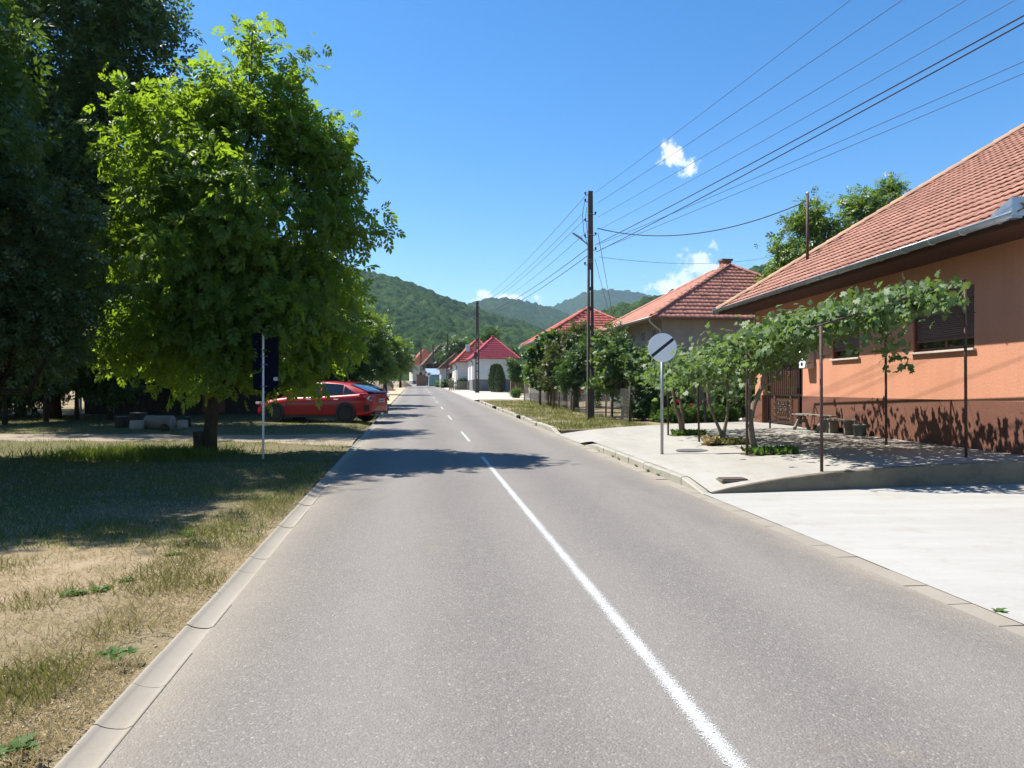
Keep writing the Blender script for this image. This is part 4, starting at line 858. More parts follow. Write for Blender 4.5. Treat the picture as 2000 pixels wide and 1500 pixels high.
# --- big dark trees on the left
def bigtree(label, bx, by, lobes, h, nclu, mat, seed, size=.34, r0=.38, per=6, limbs=18, low=None):
    b = Vector((bx, by, gz(bx, by) - .1)); cx = sum(l[0].x for l in lobes) / len(lobes)
    tp = [b + Vector(((cx - bx) * .6 * (k / 6) ** 1.5 + .15 * math.sin(k * 1.7 + seed), .1 * math.sin(k * 2.3 + seed), h * k / 6)) for k in range(7)]
    tree('broadleaf_tree', label, b, lobes, (tp, [r0, r0 * .85, r0 * .7, r0 * .55, r0 * .4, r0 * .25, r0 * .08]), nclu, SPRIG, size, (mat, M['bark']), seed, spread=.6, per=per, limbs=limbs, droop=.2, group='dark trees on the left', low=low)
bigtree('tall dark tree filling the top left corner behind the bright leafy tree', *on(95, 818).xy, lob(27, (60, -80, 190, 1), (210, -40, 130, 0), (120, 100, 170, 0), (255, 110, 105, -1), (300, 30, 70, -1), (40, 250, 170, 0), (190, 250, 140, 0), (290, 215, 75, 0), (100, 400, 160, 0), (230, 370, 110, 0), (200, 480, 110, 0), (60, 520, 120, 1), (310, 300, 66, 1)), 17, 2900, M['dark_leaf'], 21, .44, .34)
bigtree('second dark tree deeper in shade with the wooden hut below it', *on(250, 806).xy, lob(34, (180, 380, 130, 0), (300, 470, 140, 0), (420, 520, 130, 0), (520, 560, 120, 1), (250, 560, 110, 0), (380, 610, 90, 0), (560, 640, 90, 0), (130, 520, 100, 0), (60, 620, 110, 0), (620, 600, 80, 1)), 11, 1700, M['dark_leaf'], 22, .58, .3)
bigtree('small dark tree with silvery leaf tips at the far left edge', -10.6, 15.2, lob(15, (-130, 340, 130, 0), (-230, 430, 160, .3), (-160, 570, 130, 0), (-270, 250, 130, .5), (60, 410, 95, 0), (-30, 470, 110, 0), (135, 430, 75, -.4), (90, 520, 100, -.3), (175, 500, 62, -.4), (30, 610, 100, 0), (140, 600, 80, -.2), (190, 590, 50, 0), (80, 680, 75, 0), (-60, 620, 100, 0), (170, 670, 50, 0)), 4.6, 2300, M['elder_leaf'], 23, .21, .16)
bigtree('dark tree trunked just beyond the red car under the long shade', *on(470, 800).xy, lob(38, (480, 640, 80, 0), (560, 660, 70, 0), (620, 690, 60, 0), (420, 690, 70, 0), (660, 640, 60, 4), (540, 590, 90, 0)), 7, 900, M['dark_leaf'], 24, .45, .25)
# shade trees just out of the frame on the left; their crowns shade the grass
def shade_tree(label, x, y, h, r, seed, n=1500, size=.60):
    b = Vector((x, y, gz(x, y) - .1)); rr = random.Random(seed); L = []
    for k in range(11): a = k * 2.4; q = r * (.25 + .4 * rr.random()); L.append((Vector((x + q * math.cos(a), y + q * math.sin(a), h * (.42 + .5 * k / 11))), r * (.5 + .2 * rr.random()) * (1 - .35 * k / 11)))
    tree('shade_tree', label, b, L, ([b + Vector((0, 0, h * k / 6)) for k in range(7)], [.34, .29, .25, .2, .14, .08, .03]), int(n * .8), SPRIG, size, (M['dark_leaf'], M['bark']), seed, spread=.6, per=4, limbs=8, group='dark trees on the left')
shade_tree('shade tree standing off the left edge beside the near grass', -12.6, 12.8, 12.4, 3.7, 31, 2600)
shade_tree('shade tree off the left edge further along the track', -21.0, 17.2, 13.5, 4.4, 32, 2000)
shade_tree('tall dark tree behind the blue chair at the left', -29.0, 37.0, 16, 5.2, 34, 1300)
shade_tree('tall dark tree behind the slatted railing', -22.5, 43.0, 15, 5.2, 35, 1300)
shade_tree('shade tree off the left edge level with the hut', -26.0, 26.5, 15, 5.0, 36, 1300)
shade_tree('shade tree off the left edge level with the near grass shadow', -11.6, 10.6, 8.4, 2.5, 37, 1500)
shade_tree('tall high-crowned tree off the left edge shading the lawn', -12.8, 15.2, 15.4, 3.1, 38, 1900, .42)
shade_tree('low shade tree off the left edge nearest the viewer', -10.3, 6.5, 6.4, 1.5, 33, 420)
# --- trees further along the left side of the road
def rtree(label, px, py, L, Y, h, seed, n, mat='far_leaf', size=.4, group='trees lining the left of the far road'):
    b = on(px, py) if Y is None else Vector(((px - CX) / F * Y, Y, gz(0, Y) - .1)); b.z = gz(0, b.y) - .05
    tree('roadside_tree', label, b, lob(b.y, *L), ([b + Vector((0, 0, h * k / 5)) for k in range(6)], [.22, .18, .15, .1, .06, .02]), int(n * .8), SPRIG, size * 1.1, (M[mat], M['bark']), seed, spread=.6, per=6, limbs=9, group=group)
rtree('rounded bright green tree standing just past the red car', 705, 775, [(700, 650, 42, 0), (722, 690, 45, 0), (690, 690, 42, 0), (735, 650, 30, -1), (712, 715, 30, -1), (670, 670, 34, 0), (745, 712, 22, -1), (705, 620, 25, 0), (660, 640, 30, 1)], 46, 4.6, 41, 950, size=.36)
rtree('bright tree behind the earth heap, second along the left verge', 752, 762, [(752, 672, 28, 0), (765, 700, 30, 0), (740, 640, 20, 0), (748, 720, 24, 0), (778, 715, 18, 0), (735, 690, 25, 0)], 72, 5, 42, 700, size=.42)
rtree('small bright tree at the far left bend before the dark car', 782, 752, [(785, 690, 18, 0), (772, 712, 20, 0), (792, 712, 15, 0), (780, 676, 12, 0)], 120, 6, 43, 420, size=.55)
rtree('dark leafy tree between the red car and the bright roadside trees', 655, 780, [(660, 690, 45, 0), (640, 720, 45, 0), (680, 725, 36, 0), (625, 680, 40, 0)], 42, 4, 44, 700, 'dark_leaf', .4)
# --- trees seen above and between the roofs on the right
def btree(label, L, Y, seed, n, mat='bush_leaf', size=.42, h=8, group=None):
    C = lob(Y, *L); x = sum(c.x for c, r in C) / len(C); b = Vector((x, Y, gz(x, Y)))
    tree('garden_tree', label, b, C, ([b + Vector((0, 0, h * k / 5)) for k in range(6)], [.2, .17, .14, .1, .06, .02]), int(n * .8), SPRIG, size * 1.1, (M[mat], M['bark']), seed, spread=.55, per=6, limbs=9, group=group or 'trees behind the tiled roofs', sub=.5)
btree('walnut crown with pointed tufts behind the orange house mast', [(1590, 425, 38, 0), (1555, 450, 35, 0), (1610, 465, 38, 0), (1530, 490, 28, 0), (1570, 500, 45, 0), (1625, 440, 20, 0), (1600, 530, 50, 0), (1540, 530, 40, 0)], 36, 51, 620, 'far_leaf', size=.34, h=9)
btree('leafy crown showing over the orange roof slope, right of the mast', [(1690, 405, 36, 0), (1740, 372, 26, 0), (1720, 410, 38, 0), (1665, 400, 18, 0), (1700, 450, 50, 0), (1760, 395, 18, 0)], 38, 52, 520, 'far_leaf', size=.34, h=11)
btree('round green tree standing behind the old cottage', [(880, 680, 22, 0), (900, 690, 24, 0), (865, 700, 18, 0), (905, 672, 16, 0), (915, 700, 22, 0)], 150, 53, 420, size=.65, h=9)
btree('green treetop peeping over the crimson roof', [(965, 656, 14, 0), (950, 668, 16, 0), (1005, 690, 14, 0), (925, 690, 16, 0)], 125, 54, 300, size=.55, h=9)
btree('brownish fruit tree rising above the garden in front of the red roof', [(1125, 650, 22, 0), (1110, 665, 18, 0), (1140, 660, 18, 0), (1120, 690, 26, 0)], 40, 55, 360, 'olive_leaf', .24, 4)
# --- garden behind the fence
def shrub(name, label, px, py, L, Y, seed, n, mat, size, tpl=SPRIG, cat='shrub', group='garden shrubs behind the wire fence', h=1.6, per=6, spread=.5):
    b = Vector(((px - CX) / F * Y, Y, gz(0, Y) + .08)); C = lob(Y, *L)
    tree(name, label, b, C, ([b, b + Vector((.03, 0, h * .5)), b + Vector((0, .04, h))], [.06, .045, .03]), n, tpl, size, (M[mat], M['vinebark']), seed, spread=spread, per=per, limbs=7, group=group, cat=cat, crown='foliage', sub=.5, low=gz(0, Y) + .1)
shrub('grape_vine', 'broad-leaved vine covering the fence right of the concrete pole', 1215, 800, [(1200, 690, 38, 0), (1235, 715, 42, -.6), (1262, 700, 34, 0), (1185, 740, 30, 0), (1270, 745, 36, -.4), (1215, 755, 36, 0), (1175, 700, 24, .4), (1290, 720, 26, 0)], 28.5, 61, 520, 'vine_leaf', .17, VINE, 'vine', 'vines in the fenced garden')
shrub('grape_vine', 'dark dense vine left of the concrete pole under the red roof', 1075, 780, [(1060, 680, 32, 0), (1085, 668, 30, 0), (1050, 720, 28, 0), (1100, 690, 30, .5), (1070, 745, 22, 0), (1040, 690, 16, 0)], 41, 62, 560, 'bush_leaf', .2, VINE, 'vine', 'vines in the fenced garden')
shrub('grape_vine', 'pale drooping vine tuft at the near left end of the fence', 1055, 792, [(1045, 735, 18, 0), (1062, 745, 18, 0), (1033, 720, 12, 0)], 43, 63, 190, 'vine_leaf', .2, VINE, 'vine', 'vines in the fenced garden')
shrub('garden_shrub', 'dark upright shrub hiding the grey house corner', 1195, 780, [(1190, 665, 34, 0), (1215, 690, 34, 0), (1170, 670, 28, 0), (1180, 720, 36, 0), (1210, 735, 36, 0), (1165, 760, 30, 0)], 31.0, 64, 620, 'bush_leaf', .2)
shrub('garden_shrub', 'olive tinted feathery shrub in the middle of the fence', 1080, 790, [(1080, 705, 26, 0), (1075, 730, 24, 0), (1092, 735, 24, 0), (1085, 680, 18, 0)], 38, 65, 420, 'olive_leaf', .17)
shrub('garden_shrub', 'glossy green shrub just left of the concrete pole', 1120, 795, [(1115, 715, 28, 0), (1132, 735, 28, 0), (1108, 745, 26, 0), (1128, 690, 24, 0), (1140, 760, 22, 0)], 35, 66, 520, 'bush_leaf', .18)
shrub('garden_shrub', 'mixed garden shrub below the vines near the forecourt', 1255, 815, [(1250, 790, 24, 0), (1275, 785, 22, 0), (1240, 800, 20, 0), (1290, 795, 22, 0), (1262, 770, 20, 0), (1225, 790, 18, 0)], 27.6, 67, 420, 'bush_leaf', .15)
shrub('garden_shrub', 'leafy shrub against the pillar of the orange house', 1465, 815, [(1460, 770, 22, 0), (1475, 790, 20, 0), (1450, 795, 18, 0), (1468, 740, 20, 0), (1445, 760, 16, 0)], 27.8, 68, 420, 'bush_leaf', .14)
shrub('young_conifer', 'small bright conical conifer in the garden left of the sign post', 1281, 818, [(1281, 812, 8, 0), (1281, 803, 7, 0), (1281, 793, 5.5, 0), (1281, 785, 4, 0), (1281, 778, 2.2, 0)], 26.9, 69, 190, 'soil_leaf', .08, SPRIG, 'conifer', 'garden shrubs behind the wire fence', .5)
for i, (px, Y) in enumerate([(1325, 26.6), (1350, 26.7), (1375, 26.8), (1400, 26.9), (1425, 27.0), (1305, 26.5), (1335, 27.6), (1412, 27.8)]):
    shrub('garden_plant', ['low leafy garden plant behind the first vine stems', 'low leafy garden plant below the nearer red rose', 'low leafy garden plant beside the black garden post', 'low leafy garden plant right of the black garden post', 'low leafy garden plant by the pillar end of the bed', 'low leafy garden plant nearest the sign post', 'taller dark plant behind the left red rose', 'taller dark plant behind the bed by the pillar'][i], px, 820, [(px - 8, 812, 11, 0), (px + 8, 814, 11, 0), (px, 806, 11, 0)] if i < 6 else [(px, 795, 16, 0), (px + 8, 780, 14, 0), (px - 8, 770, 14, 0)], Y, 71 + i, 110 if i < 6 else 150, 'soil_leaf' if i < 6 else 'bush_leaf', .13, cat='plant', group='low plants in the garden bed', h=.3)
# thuja columns, clipped tree
def thuja(label, px, py, wpx, hpx, Y, seed, n=900):
    b = Vector(((px - CX) / F * Y, Y, gz(0, Y) + .05)); t = thing('thuja', label, 'thuja', b, 0, 'thuja shrubs before the white house'); rng = np.random.RandomState(seed)
    w, h = wpx / F * Y / 2, hpx / F * Y
    z = rng.uniform(0.02, 1, n) ** .8; pr = np.clip((.72 + 1.1 * z) * (z < .25) + (z >= .25) * (1 - (np.clip(z - .25, 0, 1) / .76) ** 1.9), 0.03, 1)
    a = rng.uniform(0, 2 * PI, n); rr = w * pr * rng.uniform(.86, 1.04, n); P = np.stack([rr * np.cos(a), rr * np.sin(a), z * h], 1)
    out = np.stack([np.cos(a), np.sin(a), np.full(n, .2)], 1); A = np.array([0, 0, 1.0]) + out * .5 + rng.normal(size=(n, 3)) * .25
    part('foliage', leaf_mesh('foliage', P, A, out + rng.normal(size=(n, 3)) * .3, np.full(n, .34) * rng.uniform(.7, 1.2, n), SPRIG, M['thuja_leaf']), t, kind='stuff')
    MB().lathe([(w * .5, .0), (w * .8, h * .12), (w * .84, h * .35), (w * .55, h * .68), (.03, h * .93)], 10).build('inner_growth', M['thuja_leaf'], t); MB().tube([(0, 0, -.05), (0, 0, .3)], .08, 6).build('trunk', M['bark'], t)
for i, (px, w, h, dy) in enumerate([(961.5, 11, 47, 0), (966, 11, 49, -.6), (970, 12, 50, -.2), (976, 20, 49, -1.6)]):
    thuja(['slim thuja column, leftmost of the clipped row', 'slim thuja column, second of the clipped row', 'slim thuja column squeezed beside the fat one', 'fat bullet-shaped thuja at the end of the row'][i], px, 765, w, h, 84 + dy, 81 + i, 900)
shrub('clipped_tree', 'small round-headed tree on a thin stem before the red-brown gatepost', 1008, 765, [(1008, 722, 15, 0), (1000, 715, 11, 0), (1015, 735, 12, 0), (1005, 738, 10, 0)], 62, 91, 300, 'bush_leaf', .26, SPRIG, 'tree', 'small trees by the pavement', 2.2)
shrub('potted_shrub', 'little green shrub at the start of the grass verge', 1008, 775, [(1008, 770, 6, 0), (1011, 766, 5, 0), (1004, 767, 5, 0)], 60, 92, 90, 'soil_leaf', .2, SPRIG, 'shrub', 'small trees by the pavement', .3)
for i, (px, Y) in enumerate([(905, 100), (893, 108), (872, 118), (862, 126)]):
    shrub('front_garden_shrub', ['flowering shrub before the orange-roofed house', 'yellowish shrub before the yellow cottage', 'green shrub near the third pole', 'green shrub beside the pale-roofed shed'][i], px, 755, [(px, 748, 6, 0), (px + 5, 750, 5, 0), (px - 5, 750, 5, 0)], Y, 95 + i, 90, 'olive_leaf' if i == 1 else 'bush_leaf', .4, SPRIG, 'shrub', 'shrubs before the far cottages', .5)
# roses
for i, (px, py) in enumerate([(1322, 785), (1349, 793), (1138, 763)]):
    Y = 26.4 if i < 2 else 33.0; p = at(px, py, Y); b = Vector((p.x, Y, gz(0, Y) + .08)); t = thing('rose', ['crimson rose on a stem between the first vine stems', 'larger crimson rose left of the second pergola post', 'small red rose behind the fence beside the concrete pole'][i], 'rose', b)
    MB().tube([(0, 0, 0), (.02, 0, (p.z - b.z) * .6), (0, 0, p.z - b.z)], .007, 5).build('stem', M['thuja_leaf'], t)
    for k in range(3):
        m = MB(); c = Vector(((k - 1) * .055, .02 * k, p.z - b.z + .03 * (k % 2)))
        for ring, (r, z, nn) in enumerate(((.062, .0, 6), (.045, .02, 5), (.024, .035, 4))):
            for j in range(nn):
                a = 2 * PI * j / nn + ring * .5; d = Vector((math.cos(a), math.sin(a), 0)); s = Vector((-d.y, d.x, 0)); u = Vector((0, 0, 1))
                m.add([c + d * r * .2 + u * (z - .03), c + d * r * .9 + s * r * .7 + u * z, c + d * r * 1.1 + u * (z + .035), c + d * r * .9 - s * r * .7 + u * z], [(0, 1, 2, 3)])
        m.build('bloom', M['rose'], t)

# ------------------------------------------------------------------ grasses and small weeds
def grass(name, label, pts, mat, h, seed, lean=.5):
    rng = np.random.RandomState(seed); n = len(pts); P = np.array(pts); A = rng.normal(size=(n, 3)) * lean * np.array([1, 1, .2]) + np.array([0, 0, 1.0]); N = rng.normal(size=(n, 3)) * np.array([1, 1, .2])
    o = part(name, leaf_mesh(name, P, A, N, h * rng.uniform(.45, 1.3, n), BLADE, M[mat])); return tag(o, label, 'grass', None, 'stuff')
def vnoise(x, y, s, seed): return mnoise.noise(Vector((x * s + seed * 7.3, y * s - seed * 3.1, seed)))
rg = random.Random(9); dry, mid, grn = [], [], []
while len(dry) < 39000:
    Y = 2.6 * (15.0 / 2.6) ** rg.random(); e = road_x(TL - .22, Y); X = e - rg.random() ** 1.15 * min(Y * .78 + 1.2, 9.5)
    if abs(X / Y) > .75: continue
    d = e - X; c = vnoise(X, Y, .8, 1) + .6 * vnoise(X, Y, 2.6, 2); bare = -.12 if Y < 6 else -.6
    edge = math.exp(-((d - .55) / .28) ** 2) * .75
    if c + edge < .02 + (.10 if Y < 5.2 else -.55) - rg.random() * .22: continue
    dry.append((X, Y, ground_z(X, Y) - .01))
for (X, Y, z) in dry[:]:
    if vnoise(X, Y, 1.1, 5) + .5 * math.exp(-((road_x(TL - .22, Y) - X - .5) / .35) ** 2) > (.12 if Y > 5.5 else .3) + .3 * rg.random(): mid.append((X + rg.gauss(0, .03), Y + rg.gauss(0, .03), z))
while len(grn) < 39000:
    Y = 7.5 * (33 / 7.5) ** rg.random(); X = road_x(TL - .25, Y) - rg.random() * 14
    if abs(X / Y) > .72: continue
    yc = 20.6 + .06 * -X
    if abs(Y - yc) < 1.15 + .3 * vnoise(X, Y, .7, 3): continue
    if vnoise(X, Y, .5, 4) < -.25 - (.2 if Y > 11 else -.1): continue
    grn.append((X, Y, ground_z(X, Y) - .01))
grass('dry_grass', 'straw-coloured dry grass on the sunny left verge', dry, 'grass_dry', .06, 1, .9)
grass('verge_grass', 'greenish grass tufts along the left gutter', mid, 'grass_mid', .09, 2, .6)
grass('shaded_grass', 'green grass growing in the tree shade on the left', grn, 'grass_green', .10, 3, .6)
tall = []
for k in range(5200):                                      # taller tuft catching the light left of the trunk
    a, b_ = rg.gauss(0, .9), rg.gauss(0, .55); c = on(275, 893); tall.append((c.x + a, c.y + b_, ground_z(c.x, c.y)))
grass('tall_grass', 'taller bright grass clump left of the tree trunk', tall, 'grass_green', .22, 4, .45)
rv = []
while len(rv) < 15000:
    y = 22.9 + (50 - 22.9) * rg.random() ** 1.4; t = TR + .34 + rg.random() * 3.3
    if y < 22.95 + (t - TR - .31) / 7.5 * 3.8: continue
    if vnoise(t, y, .9, 8) < -.3: continue
    rv.append((road_x(t, y), y, gz(0, y) + .10))
grass('verge_grass', 'half-dry grass of the right verge round the concrete pole', rv[::2], 'grass_mid', .13, 5, .5); grass('verge_grass', 'greener grass blades among the right verge by the fence', rv[1::2], 'grass_green', .15, 6, .5)
# broad weeds on the left verge: each plant its own
wm_ = combine(OVAL, [((0, 0, 0), (math.cos(a), math.sin(a), .35 + .3 * (k % 2)), (0, 0, 1), .8 + .3 * (k % 3)) for k, a in enumerate([i * 2.4 for i in range(11)])])
me_w = np_mesh('leaf_rosette', wm_[0], wm_[1], M['soil_leaf'])
for i, (px, py, s, lab) in enumerate([(147, 1163, .10, 'green leafy weed on the bare earth, nearest of the verge weeds'), (190, 1158, .09, 'spreading weed right beside the nearest leafy weed'), (366, 1048, .10, 'round green weed in the middle of the dry grass'), (242, 1140, .07, 'small weed right of the spreading pair'), (215, 1150, .06, 'tiny weed between the spreading pair on bare earth'), (345, 1088, .08, 'greyish weed below the round green one'), (30, 1475, .11, 'clump of green weed in the bottom left corner'), (225, 1280, .10, 'dark green weed tuft beside the gutter'), (470, 1030, .07, 'small weed close to the gutter further up')]):
    p = on(px, py); t = thing('weed', lab, 'weed', (p.x, p.y, ground_z(p.x, p.y)), i * 1.3, 'weeds on the left verge'); o = part('leaves', me_w, t); o.scale = (s * .7, s * .7, s * .6)
    for k in range(3): o2 = part('leaves', me_w, t, (random.uniform(-1, 1) * s, random.uniform(-1, 1) * s * .7, 0), (0, 0, k * 2.0)); o2.scale = (s * .5, s * .5, s * .5)
for i, (px, py) in enumerate([(1150, 870), (1182, 882), (1212, 893), (1226, 898), (1268, 912), (1295, 921), (1312, 929)]):
    p = on(px, py); x = road_x(TR + .195, p.y); t = thing('kerb_weed', 'little weed sprouting from the kerb joint, number %s along from the dropped kerb' % ['one', 'two', 'three', 'four', 'five', 'six', 'seven'][i], 'weed', (x, p.y, gz(0, p.y)), i, 'weeds in the kerb joints'); o = part('leaves', me_w, t); o.scale = (.05, .05, .09)
p = on(1952, 1195); t = thing('weed', 'dried weed with litter by the far right kerb end', 'weed', (road_x(TR + .24, p.y), p.y, gz(0, p.y)), .4); o = part('leaves', me_w, t); o.scale = (.05, .05, .05)

# pebbles on the trodden earth of the left verge
V, Fc = [], []; oc = [(1, 0, 0), (-1, 0, 0), (0, 1, 0), (0, -1, 0), (0, 0, .7), (0, 0, -.7)]; of = [(0, 2, 4), (2, 1, 4), (1, 3, 4), (3, 0, 4), (2, 0, 5), (1, 2, 5), (3, 1, 5), (0, 3, 5)]
while len(V) < 6 * 2600:
    Y = 2.7 * (11 / 2.7) ** rg.random(); e = road_x(TL - .24, Y); X = e - rg.random() ** 1.4 * min(Y * .8 + 1, 7)
    if vnoise(X, Y, .9, 12) < -.05 and rg.random() < .7: continue
    s_ = .004 + .011 * rg.random() ** 3; a = rg.random() * 6.3; k = len(V); z = ground_z(X, Y)
    for p_ in oc: x_, y_ = p_[0] * s_ * (1 + .5 * math.sin(k)), p_[1] * s_; V.append((X + x_ * math.cos(a) - y_ * math.sin(a), Y + x_ * math.sin(a) + y_ * math.cos(a), z + p_[2] * s_))
    Fc += [tuple(i + k for i in f) for f in of]
tag(part('pebbles', np_mesh('pebbles', V, Fc, surf('pebble', (.42, .36, .29), (.25, .21, .17), 30, .9, 30, .2, .004, island=.5))), 'small pale pebbles scattered on the bare left verge', 'pebbles', None, 'stuff')
# ================================================================== poles and wires
def concrete_pole(label, px, py, ytop, wpx, Y, lamp=True, detail=True, rz=.12):
    b = Vector(((px - CX) / F * Y, Y, gz(0, Y) + .05)); H = (py - ytop) / F * Y; W0 = wpx / F * Y; p = thing('utility_pole', label, 'pole', b, rz, 'concrete utility poles along the right')
    W1 = W0 * .62; D0 = W0 * .78; D1 = D0 * .7
    def wd(z): return W0 + (W1 - W0) * z / H
    def dp(z): return D0 + (D1 - D0) * z / H
    zs = .15 * H; ze = .66 * H
    sh = MB()
    def slab(z0, z1, x0a, x1a, x0b, x1b):
        d0, d1 = dp(z0) / 2, dp(z1) / 2
        sh.add([(x0a, -d0, z0), (x1a, -d0, z0), (x1a, d0, z0), (x0a, d0, z0), (x0b, -d1, z1), (x1b, -d1, z1), (x1b, d1, z1), (x0b, d1, z1)], [(0, 3, 2, 1), (4, 5, 6, 7), (0, 1, 5, 4), (1, 2, 6, 5), (2, 3, 7, 6), (3, 0, 4, 7)])
    slab(-.3, zs, -W0 / 2, W0 / 2, -wd(zs) / 2, wd(zs) / 2); slab(ze, H, -wd(ze) / 2, wd(ze) / 2, -W1 / 2, W1 / 2)
    for s in (-1, 1):
        a, b_ = wd(zs) / 2, wd(ze) / 2; k = .33; q = sorted((s * a, s * a * k)), sorted((s * b_, s * b_ * k)); slab(zs, ze, q[0][0], q[0][1], q[1][0], q[1][1])
    sh.build('shaft', M['poleconc'], p)
    n = 6
    for i in range(1, n):
        z = zs + (ze - zs) * i / n; w = wd(z) * .33; MB().b(-w / 2, w / 2, -dp(z) * .46, dp(z) * .46, z - .06, z + .06).build('rung', M['poleconc'], p)
    anch = {}
    spec = [('L', .985), ('L', .955), ('R', .90), ('L', .87), ('R', .81), ('L', .80), ('R', .745), ('L', .68)] if detail else [('L', .97), ('R', .93), ('L', .9), ('R', .86)]
    for i, (s, f) in enumerate(spec):
        z = H * f; sg = -1 if s == 'L' else 1; x = sg * (wd(z) / 2); e = Vector((x + sg * .11, 0, z + .05))
        hk = MB().tube([(x * .6, 0, z), (x + sg * .09, 0, z - .02), (x + sg * .11, 0, z + .02)], .012, 5).build('hook', M['iron'], p)
        MB().lathe([(.028, -.05), (.038, -.03), (.03, -.005), (.042, .015), (.034, .04), (.018, .055)], 10, e).build('insulator', M['porcelain'], hk, True); anch[(s, i)] = p.matrix_basis @ e
    if lamp:
        z = H * .80; m = MB().tube([(-W0 * .3, 0, z - .3), (-.2, 0, z - .2), (-.36, -.02, z - .08)], .028, 8).build('lamp_arm', M['galv'], p, True)
        MB().add([(-.31, -.06, z - .13), (-.31, .06, z - .13), (-.70, .05, z + .12), (-.70, -.05, z + .12), (-.29, -.045, z - .06), (-.29, .045, z - .06), (-.675, .035, z + .17), (-.675, -.035, z + .17)], [(0, 1, 2, 3), (7, 6, 5, 4), (0, 4, 5, 1), (1, 5, 6, 2), (2, 6, 7, 3), (3, 7, 4, 0)]).build('lamp_head', M['galv'], m, bevel=.012)
    if detail:
        for z in (H * .9, H * .81, H * .70, H * .69):
            w, d = wd(z) / 2 + .008, dp(z) / 2 + .008; MB().tube([(-w, -d, z), (w, -d, z), (w, d, z), (-w, d, z), (-w, -d, z)], .009, 5).build('band', M['galv'], p)
        MB().tube([(-.2, -.02, H * .97), (-.3, 0, H * .9), (-.26, -.05, H * .82), (-.15, -.1, H * .77)], .009, 5).build('jumper_cable', M['wire'], p)
        MB().tube([(-.15, -.02, H * .93), (-.2, -.1, H * .88), (-.12, -.12, H * .8)], .008, 5).build('jumper_cable', M['wire'], p)
        for k, z in enumerate((.70, .715, .73)): MB().tube([(-.02, -dp(0) / 2 + .05, H * z), (.03, -dp(0) / 2 - .02 + .06, H * z + .06), (-.02, -dp(0) / 2 + .05, H * z + .1)], .008, 5).build('cable_loop', M['galv'], p)
    return p, H
pole1, H1 = concrete_pole('tall slotted concrete pole on the grass verge with a street lamp', 1153, 821, 373, 13.6, 28.9)
pole2, H2 = concrete_pole('second slotted concrete pole standing before the white house', 932, 767, 588, 8.2, 80.0, True, False)
pole3, H3 = concrete_pole('third concrete pole beside the old cottages', 874, 757, 652, 4.6, 119, True, False)
pole4, H4 = concrete_pole('fourth concrete pole in front of the timber barn', 846, 753, 672, 3.6, 146, True, False)
pole5, H5 = concrete_pole('farthest concrete pole beside the road sign board', 822, 750, 674, 3.4, 168, False, False)
MB().tube([(.12 + .12 * math.cos(a), -.16, H2 * .56 + .2 * math.sin(a)) for a in [i * .7 for i in range(19)]], .012, 5).build('cable_coil', M['wire'], pole2); MB().b(-.34, -.1, -.3, -.05, H2 * .37, H2 * .44).build('junction_box', M['iron'], pole2)
ORD = ['uppermost', 'second', 'third', 'fourth', 'fifth', 'sixth', 'seventh', 'eighth']
def wire(label, pts, r, mat, group): tag(MB().tube(pts, r, 5).build('overhead_wire', mat, None, True), label, 'wire', group)
def hang(a, b, sag, n=14): return [a.lerp(b, i / n) - Vector((0, 0, sag * 4 * (i / n) * (1 - i / n))) for i in range(n + 1)]
PY = 28.9
for i, (sx, sy, ex, ey, r, m) in enumerate([(1160, 378, 1628, 0, .0055, 'wire_thin'), (1168, 396, 1722, 0, .0065, 'wire_thin'), (1168, 424, 1836, 0, .0055, 'wire_thin'), (1166, 450, 1922, 0, .0055, 'wire_thin'), (1163, 478, 1985, 0, .011, 'wire'), (1165, 492, 1996, 6, .011, 'wire'), (1168, 478, 2000, 116, .0065, 'wire'), (1175, 486, 2000, 139, .0065, 'wire')]):
    a = at(sx, sy, PY); te = (HOR - ey) / F; Ye = (a.z - SL * PY - .25 - CAMZ) / (te - SL)
    if i >= 6: Ye = 14.5 + .6 * (i - 6)
    e = at(ex, ey, Ye); d = (e - a) / (e.y - a.y); end = a + d * (-14 - a.y)
    if i >= 6: end = a + d * (9 - a.y)
    wire('%s overhead wire from the near pole out to the top right' % ORD[i], hang(a, end, .25 if i < 6 else .05), r, M[m], 'wires from the near pole towards the viewer')
for i, (sx, sy, ex, ey) in enumerate([(1144, 382, 928, 592), (1140, 415, 930, 598), (1142, 428, 934, 600), (1147, 452, 936, 606), (1147, 486, 934, 612), (1147, 500, 936, 618)]):
    wire('%s overhead wire between the near pole and the second pole' % ORD[i], hang(at(sx, sy, PY), at(ex, ey, 80), .5), .009 if i < 4 else .014, M['wire_thin'] if i < 4 else M['wire'], 'wires between the near and second poles')
for i, (sy, ey) in enumerate([(595, 655), (603, 660), (612, 664)]):
    wire('%s overhead wire between the second and third poles' % ORD[i], hang(at(930, sy, 80), at(874, ey, 119), .4), .012, M['wire_thin'], 'wires between far poles')
mtw = h1.matrix_world @ (mt - Vector((0, 0, .22)))
wire('thick twisted service cable sagging from near pole to the orange house mast', hang(at(1167, 446, PY), mtw, .62, 24), .017, M['wire'], None)
wire('thin drop wire falling steeply from near pole to the grey house', hang(at(1168, 455, PY), at(1196, 612, 38), .05), .010, M['wire'], 'drop wires')
wire('second drop wire falling from near pole to the grey house', hang(at(1162, 505, PY), at(1189, 608, 40), .05), .008, M['wire'], 'drop wires')
wire('faint level wire passing behind the grey house chimney', hang(at(1170, 502, PY), at(1520, 499, 44), .35), .008, M['wire_thin'], None)
